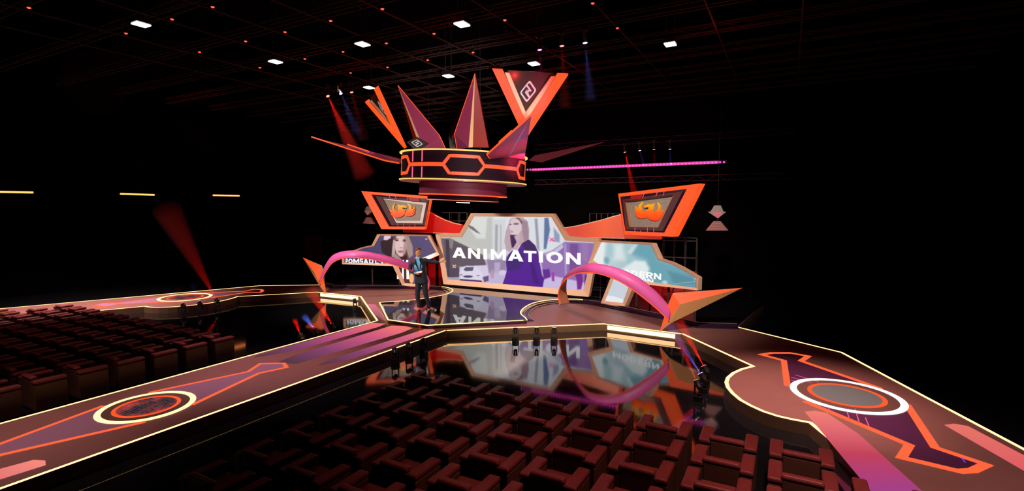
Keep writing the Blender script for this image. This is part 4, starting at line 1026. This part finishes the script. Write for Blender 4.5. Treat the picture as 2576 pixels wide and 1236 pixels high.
# ------------------------------------------------------------------ pink LED batten
Pa = PY(1326, 427, 19.6); Pb = PY(1821, 408, 19.6)
t = thing('led_batten', 'long horizontal batten of round magenta lights behind the crown', 'light batten', (Pa+Pb)/2)
obj('housing', MB().box(((Pa[0]+Pb[0])/2-.2, 19.68, (Pa[2]+Pb[2])/2), (Pb[0]-Pa[0]+.6, .08, .11)), M_black, t)
mL = emi('magenta lens', s2l((255, 80, 205)), 1.4); N = 60
lens_me = None
for i in range(-2, N+1):
    f_ = i/N; p = Pa*(1-f_)+Pb*f_
    if lens_me is None:
        o = obj('lens', MB().lathe((p[0], 19.64, p[2]), [(.036, 0), (.03, .012), (.012, .02)], 12, Matrix.Rotation(math.pi/2, 3, 'X')), mL, t); lens_me = o; lp0 = p
    else:
        c = lens_me.copy(); COL.objects.link(c); c.parent = t; c.location = (float(p[0]-lp0[0]), 0, float(p[2]-lp0[2]))
l = bpy.data.lights.new('batten glow', 'AREA'); l.shape = 'RECTANGLE'; l.size = 7.5; l.size_y = .1; l.energy = 60; l.color = (1, .06, .4)
lo = bpy.data.objects.new('batten_light', l); COL.objects.link(lo); lo.parent = t; lo.location = (0, -.06, 0); lo.rotation_euler = (math.radians(90), 0, 0)

# ------------------------------------------------------------------ orange wall tubes on the left wall
wl = [((0, 483), (83, 484.5)), ((303, 488), (388, 490.5)), ((536, 491.5), (602, 493))]
wn = ['nearest, cut by the photo edge', 'middle of three', 'farthest toward the stage']
for (a, b), nm in zip(wl, wn):
    A = PX(*a, XL+.12); B = PX(*b, XL+.12)
    if nm.startswith('nearest'): A = A+(A-B)*.4
    t = thing('tube_light', 'glowing orange tube light high on the left wall, '+nm, 'light', (A+B)/2, 'orange tubes on the left wall')
    obj('tube', MB().tube(A, B, .035, 10), emi('orange tube glow', (1.0, .25, .06), 3.2), t)
    obj('housing', MB().box(((A+B)/2)+np.array([-.07, 0, 0]), (.10, abs(A[1]-B[1])+.12, .09)), M_black, t)

# ------------------------------------------------------------------ ceiling rig
def truss(y, x0, x1, z, lab, h=.16):
    t = thing('roof_truss', lab, 'truss', ((x0+x1)/2, y, z), 'cross trusses under the ceiling')
    mb = MB(); n = int((x1-x0)/.5)
    for dy, dz in ((-h/2, 0), (h/2, 0), (-h/2, h), (h/2, h)): mb.tube((x0, y+dy, z+dz), (x1, y+dy, z+dz), .018, 5)
    for i in range(n):
        xa = x0+(x1-x0)*i/n; xb = x0+(x1-x0)*(i+1)/n
        mb.tube((xa, y-h/2, z if i % 2 else z+h), (xb, y-h/2, z+h if i % 2 else z), .008, 4)
        mb.tube((xa, y-h/2, z), (xa, y+h/2, z), .008, 4)
    obj('lattice', mb, M_metal, t)
for i, y in enumerate((4.3, 5.9, 7.5, 9.1, 10.7, 12.3, 13.9, 15.5, 17.1, 18.7)):
    truss(y, -12, 13, 7.12, f'cross truss under the ceiling, {ordn[i]} counted from the seats')
for z, lab in ((4.22, 'low rear truss behind the crown, level with its lower rim'), (5.72, 'rear truss above the pink light row, carrying four lamps')):
    t = thing('rear_truss', lab, 'truss', (3.5, 19.7, z))
    mb = MB()
    for dz in (0, .2): mb.tube((-1.2, 19.8, z+dz), (8.6, 19.8, z+dz), .016, 5)
    for i in range(28): mb.tube((-1.2+.35*i, 19.8, z+(.2 if i % 2 else 0)), (-.85+.35*i, 19.8, z+(0 if i % 2 else .2)), .008, 4)
    obj('lattice', mb, M_metal, t)
XP = [-6.2, -4.64, -2.81, -1.42, 0, 1.42, 3.24, 5.16, 7.0, 8.6]
for i, x in enumerate(XP):
    o = obj('ceiling_pipe', MB().tube((x, 2.5, 7.04), (x, 19.5, 7.04), .018, 6), M_metal)
    tag(o, f'long pipe running toward the stage under the trusses, {ordn[i]} from the left', 'pipe', 'ceiling pipes')
reds = [(73, 22), (535, 20), (433, 51), (317, 86), (962, 25), (1491, 11), (832, 55), (717, 83), (618, 106), (502, 133), (1092, 87), (1270, 53), (972, 111), (863, 132), (767, 150), (654, 172), (1190, 134), (1553, 73), (1076, 153), (975, 171), (882, 185)]
RP = [G(*p, 6.95) for p in reds]
order = sorted(range(len(RP)), key=lambda i: (round(RP[i][1]/1.5), RP[i][0]))
rows = {}
first = None
for i in order: rows.setdefault(round(RP[i][1]/1.55), []).append(i)
for ri, (kk, ids) in enumerate(sorted(rows.items())):
    for j, i in enumerate(ids):
        lab = f'tiny red ceiling lamp, {ordn[j]} from the left in the {ordn[ri]} row counted from the seats'
        if first is None:
            t = thing('ceiling_lamp', lab, 'lamp', RP[i], 'tiny red ceiling lamps'); p = RP[i]
            obj('lamp_body', MB().lathe((p[0], p[1], p[2]+.02), [(.045, 0), (.03, .06), (.01, .08)], 10), M_black, t)
            obj('lens', MB().lathe((p[0], p[1], p[2]), [(.012, 0), (.03, .012), (.03, .02)], 10), emi('red lamp lens', (1., .03, .015), 6.), t); first = t
        else: copy_as(first, RP[i], lab)
whites = [((355, 62), 'far left above the left catwalk'), ((693, 156), 'left of the crown, over the left seats'), ((912, 112), 'above and left of the crown'), ((1162, 62), 'highest one above the crown'), ((1128, 192), 'just above the middle crown blades'), ((1343, 161), 'just above the logo blade on the right'), ((928, 221), 'beside the tip of the left logo blade'), ((1686, 112), 'alone on the far right')]
first = None
for px, lab in whites:
    p = G(*px, 6.9)
    if first is None:
        t = thing('floodlight', 'square white ceiling floodlight, '+lab, 'floodlight', p, 'square white ceiling floodlights')
        obj('panel', MB().box((p[0], p[1], p[2]), (.23, .26, .02)), emi('white flood panel', (1, 1, 1), 3.), t)
        obj('housing', MB().box((p[0], p[1], p[2]+.07), (.26, .28, .10)), M_black, t)
        obj('hanger', MB().tube((p[0]-.1, p[1], p[2]+.1), (p[0]-.1, p[1], ZT), .01, 5).tube((p[0]+.1, p[1], p[2]+.1), (p[0]+.1, p[1], ZT), .01, 5), M_metal, t)
        first = t
    else: copy_as(first, p, 'square white ceiling floodlight, '+lab)
# ------------------------------------------------------------------ presenter
def skin(name, verts, edges, radii, mat, parent, sub=2, root=0, smooth=True):
    me = bpy.data.meshes.new(name+' skeleton'); me.from_pydata([tuple(v) for v in verts], edges, []); o = bpy.data.objects.new('tmp', me); COL.objects.link(o)
    sm = o.modifiers.new('skin', 'SKIN'); sm.use_smooth_shade = True
    for i, r in enumerate(radii):
        sv = me.skin_vertices[0].data[i]; sv.radius = (r, r) if not isinstance(r, tuple) else r; sv.use_root = (i == root)
    ss = o.modifiers.new('sub', 'SUBSURF'); ss.levels = sub; ss.render_levels = sub
    dg = bpy.context.evaluated_depsgraph_get(); dg.update(); m2 = bpy.data.meshes.new_from_object(o.evaluated_get(dg)); m2.name = name
    bpy.data.objects.remove(o); m2.materials.clear(); m2.materials.append(mat)
    for p in m2.polygons: p.use_smooth = True
    q = bpy.data.objects.new(name, m2); COL.objects.link(q); q.parent = parent
    return q
class Sk:
    def __init__(s): s.v = []; s.e = []; s.r = []
    def n(s, p, r, frm=None):
        s.v.append(p); s.r.append(r); i = len(s.v)-1
        if frm is not None: s.e.append((frm, i))
        return i
    def chain(s, frm, pts):
        for p, r in pts: frm = s.n(p, r, frm)
        return frm
mp = G(1064, 780, ZP); man = thing('person', 'man in navy suit and light blue shirt on the black plate, arm stretched toward screen', 'person', (mp[0], mp[1], ZP))
man.rotation_euler = (0, 0, YAW-.05)
M_skin = pbr('warm skin', s2l((214, 150, 108)), .5); M_suit = pbr('navy suit cloth', s2l((24, 32, 48)), .75, noise=.15); M_shirt = pbr('light blue shirt', s2l((92, 176, 226)), .7)
M_hair = pbr('short brown hair', s2l((96, 66, 44)), .7); M_shoe = pbr('tan leather shoe', s2l((150, 88, 62)), .45)
# local frame: x = viewer's right, y = away from viewer, z = up
s = Sk(); pel = s.n((-.04, 0, .93), (.11, .07))
ch = s.chain(pel, [((-.06, .0, 1.08), (.10, .065)), ((-.09, .0, 1.26), (.12, .07)), ((-.12, .015, 1.38), (.11, .06)), ((-.125, .01, 1.46), (.055, .05)), ((-.12, -.005, 1.535), (.048, .05)), ((-.115, -.015, 1.60), (.062, .072)), ((-.11, -.02, 1.67), (.078, .092)), ((-.11, -.015, 1.735), (.066, .08)), ((-.11, -.01, 1.765), (.036, .045))])
chest = 3
# viewer's right arm (his left), stretched out
a = s.chain(chest, [((.03, .02, 1.42), .042), ((.16, .05, 1.410), .038), ((.29, .08, 1.382), .038), ((.40, .06, 1.385), .036), ((.505, .03, 1.392), .027), ((.555, .015, 1.40), (.034, .018))])
for dz, L, dy in ((.026, .085, 0), (.010, .098, -.004), (-.007, .092, -.006), (-.022, .074, -.006)):
    s.chain(a, [((.60, .01+dy, 1.403+dz), .0098), ((.60+L*.5, .008+dy, 1.405+dz*1.15), .0092), ((.60+L, -.004+dy, 1.405+dz*1.25), .0078)])
s.chain(a-0, [((.572, -.01, 1.435), .0115), ((.598, -.022, 1.457), .0098), ((.617, -.026, 1.468), .0085)])
# viewer's left arm, bent, holding the cards
b = s.chain(chest, [((-.27, .02, 1.40), .042), ((-.34, .02, 1.30), .038), ((-.358, .02, 1.165), .038), ((-.26, -.10, 1.115), .036), ((-.155, -.20, 1.085), .026), ((-.112, -.235, 1.078), (.034, .02))])
for dx, dz in ((.0, .022), (.004, .007), (.004, -.009), (0, -.024)):
    s.chain(b, [((-.075+dx, -.262, 1.078+dz*.9), .0095), ((-.04+dx, -.262, 1.082+dz*.9), .009), ((-.018+dx, -.243, 1.09+dz*.9), .008)])
s.chain(b, [((-.10, -.25, 1.108), .011), ((-.068, -.246, 1.128), .0095), ((-.042, -.24, 1.134), .008)])
s.chain(pel, [((-.115, 0, .84), .07), ((-.135, -.01, .66), .062), ((-.145, -.02, .49), .058), ((-.13, .0, .30), .05), ((-.105, .02, .10), .036), ((-.10, -.05, .045), (.035, .03)), ((-.085, -.12, .035), (.032, .024))])
s.chain(pel, [((.045, 0, .84), .07), ((.07, -.01, .66), .062), ((.085, -.02, .49), .058), ((.13, .02, .30), .05), ((.175, .05, .10), .036), ((.22, .02, .045), (.033, .03)), ((.275, -.02, .035), (.03, .024))])
skin('body', s.v, s.e, s.r, M_skin, man, 2)
# face details: the head turns to the viewer's right
hb = MB(); hc = Vector((-.105, -.02, 1.68)); fd = Vector((.72, -.69, 0)).normalized(); fs_ = Vector((.69, .72, 0))
def hp(f, sd, z): return hc+fd*f+fs_*sd+Vector((0, 0, z))
def loc_obj(name, mb, mat, **kw):
    o = obj(name, mb, mat, None, **kw); o.parent = man; return o
nb = MB(); nb.add([hp(.088, 0, .02), hp(.088, -.013, -.028), hp(.088, .013, -.028), hp(.118, 0, -.024), hp(.095, 0, .035)], [(0, 1, 3), (0, 3, 2), (1, 2, 3), (0, 2, 4), (0, 4, 1)]).ellip(hp(.0, -.074, -.005), (.014, .010, .026), 8, 6).ellip(hp(.0, .074, -.005), (.014, .010, .026), 8, 6).ellip(hp(.052, 0, -.075), (.032, .034, .024), 10, 8)
loc_obj('nose_and_ears', nb, M_skin, smooth=True)
ey = MB(); 
for sd in (-.03, .03): ey.ellip(hp(.080, sd*.9, .018), (.008, .008, .005), 8, 6)
loc_obj('eyes', ey, pbr('dark eye', (.02, .015, .012), .3), smooth=True)
loc_obj('mouth', MB().ellip(hp(.082, 0, -.05), (.010, .012, .005), 8, 6), pbr('lips', s2l((176, 96, 84)), .5), smooth=True)
hr = MB(); n = 20; m = 8; vs = []; fs = []
for j in range(m+1):
    for k_ in range(n):
        ph = 2*math.pi*k_/n; dv = Vector((math.cos(ph), math.sin(ph), 0)); back = (1-dv.dot(fd))/2
        lim = math.radians(38+72*back**.8); th2 = lim*j/m; rr = math.sin(th2); vs.append(hc+Vector((dv.x*.084*rr, dv.y*.096*rr, .02+.092*math.cos(th2)))-fd*.006)
for j in range(m):
    for k_ in range(n): fs.append((j*n+k_, j*n+(k_+1) % n, (j+1)*n+(k_+1) % n, (j+1)*n+k_))
hh = loc_obj('hair', MB().add(vs, fs), M_hair, smooth=True); sdm = hh.modifiers.new('thick', 'SOLIDIFY'); sdm.thickness = .012; sdm.offset = 1
def loft(mb, pts, n=18, sq=1.0):
    """elliptical sections (x, y, z, rx, ry) joined along their centres"""
    P = [Vector(p[:3]) for p in pts]; vs = []; fs = []
    for i, p in enumerate(pts):
        tg = (P[min(len(P)-1, i+1)]-P[max(0, i-1)]).normalized(); ref = Vector((1, 0, 0)) if abs(tg.z) > .6 else Vector((0, 0, 1))
        sa = (ref-tg*ref.dot(tg)).normalized(); sb = tg.cross(sa)
        if sb.y > 0 and abs(tg.z) > .6: sb = -sb
        for k in range(n):
            a = 2*math.pi*k/n; ca, sa_ = math.cos(a), math.sin(a)
            vs.append(P[i]+sa*(math.copysign(abs(ca)**sq, ca)*p[3])+sb*(math.copysign(abs(sa_)**sq, sa_)*p[4]))
    for j in range(len(pts)-1):
        for k in range(n): fs.append((j*n+k, j*n+(k+1) % n, (j+1)*n+(k+1) % n, (j+1)*n+k))
    fs += [tuple(range(n))[::-1], tuple(range((len(pts)-1)*n, len(pts)*n))]
    return mb.add(vs, fs)
# shirt, jacket, trousers, shoes
loc_obj('shirt', loft(MB(), [(-.085, -.02, 1.10, .13, .10), (-.10, -.022, 1.28, .15, .108), (-.115, -.012, 1.42, .13, .10), (-.12, -.005, 1.49, .075, .07), (-.12, -.006, 1.535, .064, .066)]), M_shirt, smooth=True)
loc_obj('shirt_cuff', loft(MB(), [(.47, .04, 1.390, .036, .036), (.515, .028, 1.393, .036, .036)], 12), M_shirt, smooth=True)
loc_obj('shirt_cuff', loft(MB(), [(-.20, -.16, 1.096, .036, .036), (-.158, -.198, 1.086, .036, .036)], 12), M_shirt, smooth=True)
jb = MB()
loft(jb, [(-.033, .005, .775, .192, .138), (-.035, .005, .80, .19, .136), (-.04, .004, .90, .18, .128), (-.055, .003, 1.02, .163, .12), (-.075, .004, 1.14, .16, .118), (-.095, .006, 1.26, .178, .122), (-.11, .01, 1.37, .198, .122), (-.118, .018, 1.44, .20, .108), (-.12, .025, 1.475, .15, .085), (-.12, .03, 1.50, .085, .06)], 24)
loft(jb, [(.02, .018, 1.435, .068, .07), (.08, .025, 1.435, .068, .066), (.165, .05, 1.412, .06, .058), (.29, .08, 1.382, .054, .052), (.40, .062, 1.38, .048, .047), (.49, .035, 1.39, .042, .042)], 14)
loft(jb, [(-.26, .018, 1.425, .068, .068), (-.305, .02, 1.40, .066, .066), (-.345, .022, 1.30, .062, .06), (-.362, .02, 1.17, .056, .058), (-.345, -.01, 1.135, .056, .056), (-.265, -.10, 1.112, .05, .05), (-.18, -.18, 1.092, .042, .042)], 14)
loc_obj('jacket', jb, M_suit, smooth=True)
loc_obj('shirt_front', MB().prism([(-.185, -.100, 1.475), (-.06, -.100, 1.475), (-.02, -.132, 1.38), (-.055, -.136, 1.16), (-.135, -.134, 1.36)], (0, .05, 0)), M_shirt)
lap = MB().prism([(-.185, -.098, 1.47), (-.165, -.108, 1.49), (-.13, -.148, 1.36), (-.052, -.148, 1.14), (-.10, -.142, 1.20), (-.185, -.140, 1.37)], (0, .02, 0)).prism([(-.065, -.108, 1.49), (-.04, -.098, 1.48), (-.0, -.136, 1.37), (-.02, -.142, 1.24), (-.052, -.148, 1.14), (-.03, -.148, 1.37)], (0, .02, 0))
loc_obj('lapels', lap, pbr('navy lapel satin', s2l((18, 24, 38)), .4))
loc_obj('collar', MB().prism([(-.185, -.065, 1.53), (-.12, -.085, 1.495), (-.175, -.105, 1.475)], (0, .012, 0)).prism([(-.055, -.065, 1.53), (-.12, -.085, 1.495), (-.065, -.105, 1.475)], (0, .012, 0)), M_shirt)
tb = MB()
loft(tb, [(-.04, .0, .96, .14, .10), (-.038, 0, .88, .155, .108), (-.035, 0, .80, .158, .11), (-.033, 0, .745, .13, .10)], 20)
loft(tb, [(-.112, 0, .80, .08, .10), (-.125, -.005, .72, .088, .095), (-.142, -.015, .56, .076, .08), (-.15, -.02, .46, .068, .07), (-.138, -.0, .28, .062, .066), (-.115, .015, .12, .058, .062), (-.11, .012, .065, .06, .07)], 16)
loft(tb, [(.04, 0, .80, .08, .10), (.06, -.005, .72, .088, .095), (.08, -.015, .56, .076, .08), (.092, -.02, .46, .068, .07), (.13, .012, .28, .062, .066), (.168, .04, .12, .058, .062), (.178, .042, .065, .06, .07)], 16)
loc_obj('trousers', tb, M_suit, smooth=True)
def shoe(x, y, dx, dy):
    s = Sk(); a = s.n((x-dx*.25, y-dy*.25, .045), (.04, .042)); s.chain(a, [((x, y, .055), (.042, .048)), ((x+dx*.5, y+dy*.5, .04), (.045, .038)), ((x+dx, y+dy, .03), (.034, .026))])
    skin('shoe', s.v, s.e, s.r, M_shoe, man, 2)
shoe(-.108, .01, .03, -.19); shoe(.185, .05, .17, -.11)
card = obj('cue_card', MB().box((0, 0, 0), (.16, .10, .012), Euler((.35, -.18, 0)).to_matrix()), M_white); card.rotation_euler = (0, 0, YAW-.05)
cl = Matrix.Rotation(YAW-.05, 3, 'Z') @ Vector((-.035, -.255, 1.125)); card.location = Vector((mp[0], mp[1], ZP))+cl
tag(card, 'white cue card in the hand of the presenter', 'card')
card2 = obj('tablet', MB().box((0, 0, 0), (.15, .11, .012), Euler((.35, -.18, 0)).to_matrix()), M_black); card2.rotation_euler = (0, 0, YAW-.05); card2.location = card.location+Vector((0, 0, -.014))
tag(card2, 'slim black tablet under the cue card in the hand of the presenter', 'tablet')

# ------------------------------------------------------------------ lights
def spot(name, loc, tg, energy, col, size=60, blend=.8, soft=.3):
    l = bpy.data.lights.new(name, 'SPOT'); l.energy = energy; l.color = col; l.spot_size = math.radians(size); l.spot_blend = blend; l.shadow_soft_size = soft
    o = bpy.data.objects.new(name, l); COL.objects.link(o); o.location = loc; o.rotation_euler = (Vector(loc)-Vector(tg)).to_track_quat('Z', 'Y').to_euler(); return o
WARM = (1, .80, .66); ROSE = (1, .55, .5)
spot('front_wash_right', (7.5, 3.5, 6.9), (3.5, 14.5, 1.5), 5200, WARM, 50)
spot('front_wash_left', (-5.5, 4.0, 6.9), (-3.0, 14.0, 1.2), 5400, WARM, 50)
spot('catwalk_bulge_wash', (7.5, 8.5, 6.9), (8.6, 9.3, 0), 2600, (1, .62, .55), 42, 1.)
spot('catwalk_near_wash', (9, 4.0, 6.9), (10.5, 6.5, 0), 1300, (1, .66, .6), 60, 1.)
spot('catwalk_far_left_wash', (-9, 6.0, 6.9), (-10.8, 7.0, 0), 5200, (1, .72, .68), 75, 1.)
spot('centre_catwalk_wash', (-2, 6.0, 6.9), (-.3, 6.3, 0), 1500, (1, .62, .66), 44, 1.)
spot('centre_near_wash', (-1.5, 1.5, 6.9), (-.5, 2.4, 0), 1100, (1, .66, .62), 45, 1.)
h0 = cyl_hit(1300, 408); spot('crown_pink_light', tuple(h0+(h0-np.array([0, CY, h0[2]]))*.30), tuple(h0), 130, (1, .07, .16), 95, .7, .05)
spot('deck_fill_right', (3.5, 11.0, 6.9), (3.8, 12.8, 0), 750, (1, .62, .56), 52, 1.)  # unseen overhead fill, added to brighten the stage deck
spot('deck_fill_left', (-3.5, 11.0, 6.9), (-4.0, 12.8, 0), 750, (1, .62, .56), 52, 1.)  # unseen fill added likewise over the left deck
spot('crown_key', (6.5, 4.5, 3.9), (0.4, 12.0, 5.6), 2900, (1, .75, .7), 32, .8, .2)
spot('seat_red_wash', (9.0, 4.6, 6.9), (7.4, 4.9, 0), 900, (1, .42, .36), 54, 1.)
spot('left_seat_wash', (-6, 7.5, 6.9), (-6, 6.6, 0), 190, (1, .42, .38), 80, 1.)
spot('presenter_key', (5.5, 4.5, 6.0), (mp[0], mp[1], 1.3), 1700, (1, .93, .85), 12, .6, .1)
spot('back_red_left', tuple(PY(716, 705, 18.0)), tuple(PY(720, 680, 19.6)), 420, (1, .02, .02), 100, 1.)
spot('back_red_right', (5.0, 15.8, .3), (4.8, 17.3, .8), 130, (1, .02, .02), 120, 1.)
spot('back_red_left_screen', (-5.0, 15.8, .3), (-4.6, 17.3, .7), 130, (1, .02, .02), 120, 1.)
for x, y in ((-3, 9.9), (2.3, 8.3), (2.3, 11.5), (7, 11.5), (-3, 14)):
    l = bpy.data.lights.new('rig glow', 'POINT'); l.energy = 12; l.color = (1, .04, .03); l.shadow_soft_size = .1; o = bpy.data.objects.new('rig_glow', l); COL.objects.link(o); o.location = (x, y, 6.55)
w = bpy.data.worlds.new('dark hall'); SC.world = w; w.use_nodes = True
w.node_tree.nodes['Background'].inputs[0].default_value = (.001, .0004, .0005, 1); w.node_tree.nodes['Background'].inputs[1].default_value = .3

vs_ = SC.view_settings; vs_.view_transform = 'Standard'; vs_.look = 'None'; vs_.exposure = 0; vs_.gamma = 1; vs_.use_curve_mapping = False
cy = SC.cycles
cy.adaptive_threshold = .03; cy.max_bounces = 4; cy.diffuse_bounces = 2; cy.glossy_bounces = 3; cy.transmission_bounces = 2; cy.volume_bounces = 0; cy.transparent_max_bounces = 8
cy.use_denoising = True; cy.sample_clamp_indirect = 3.0; cy.caustics_reflective = False; cy.caustics_refractive = False
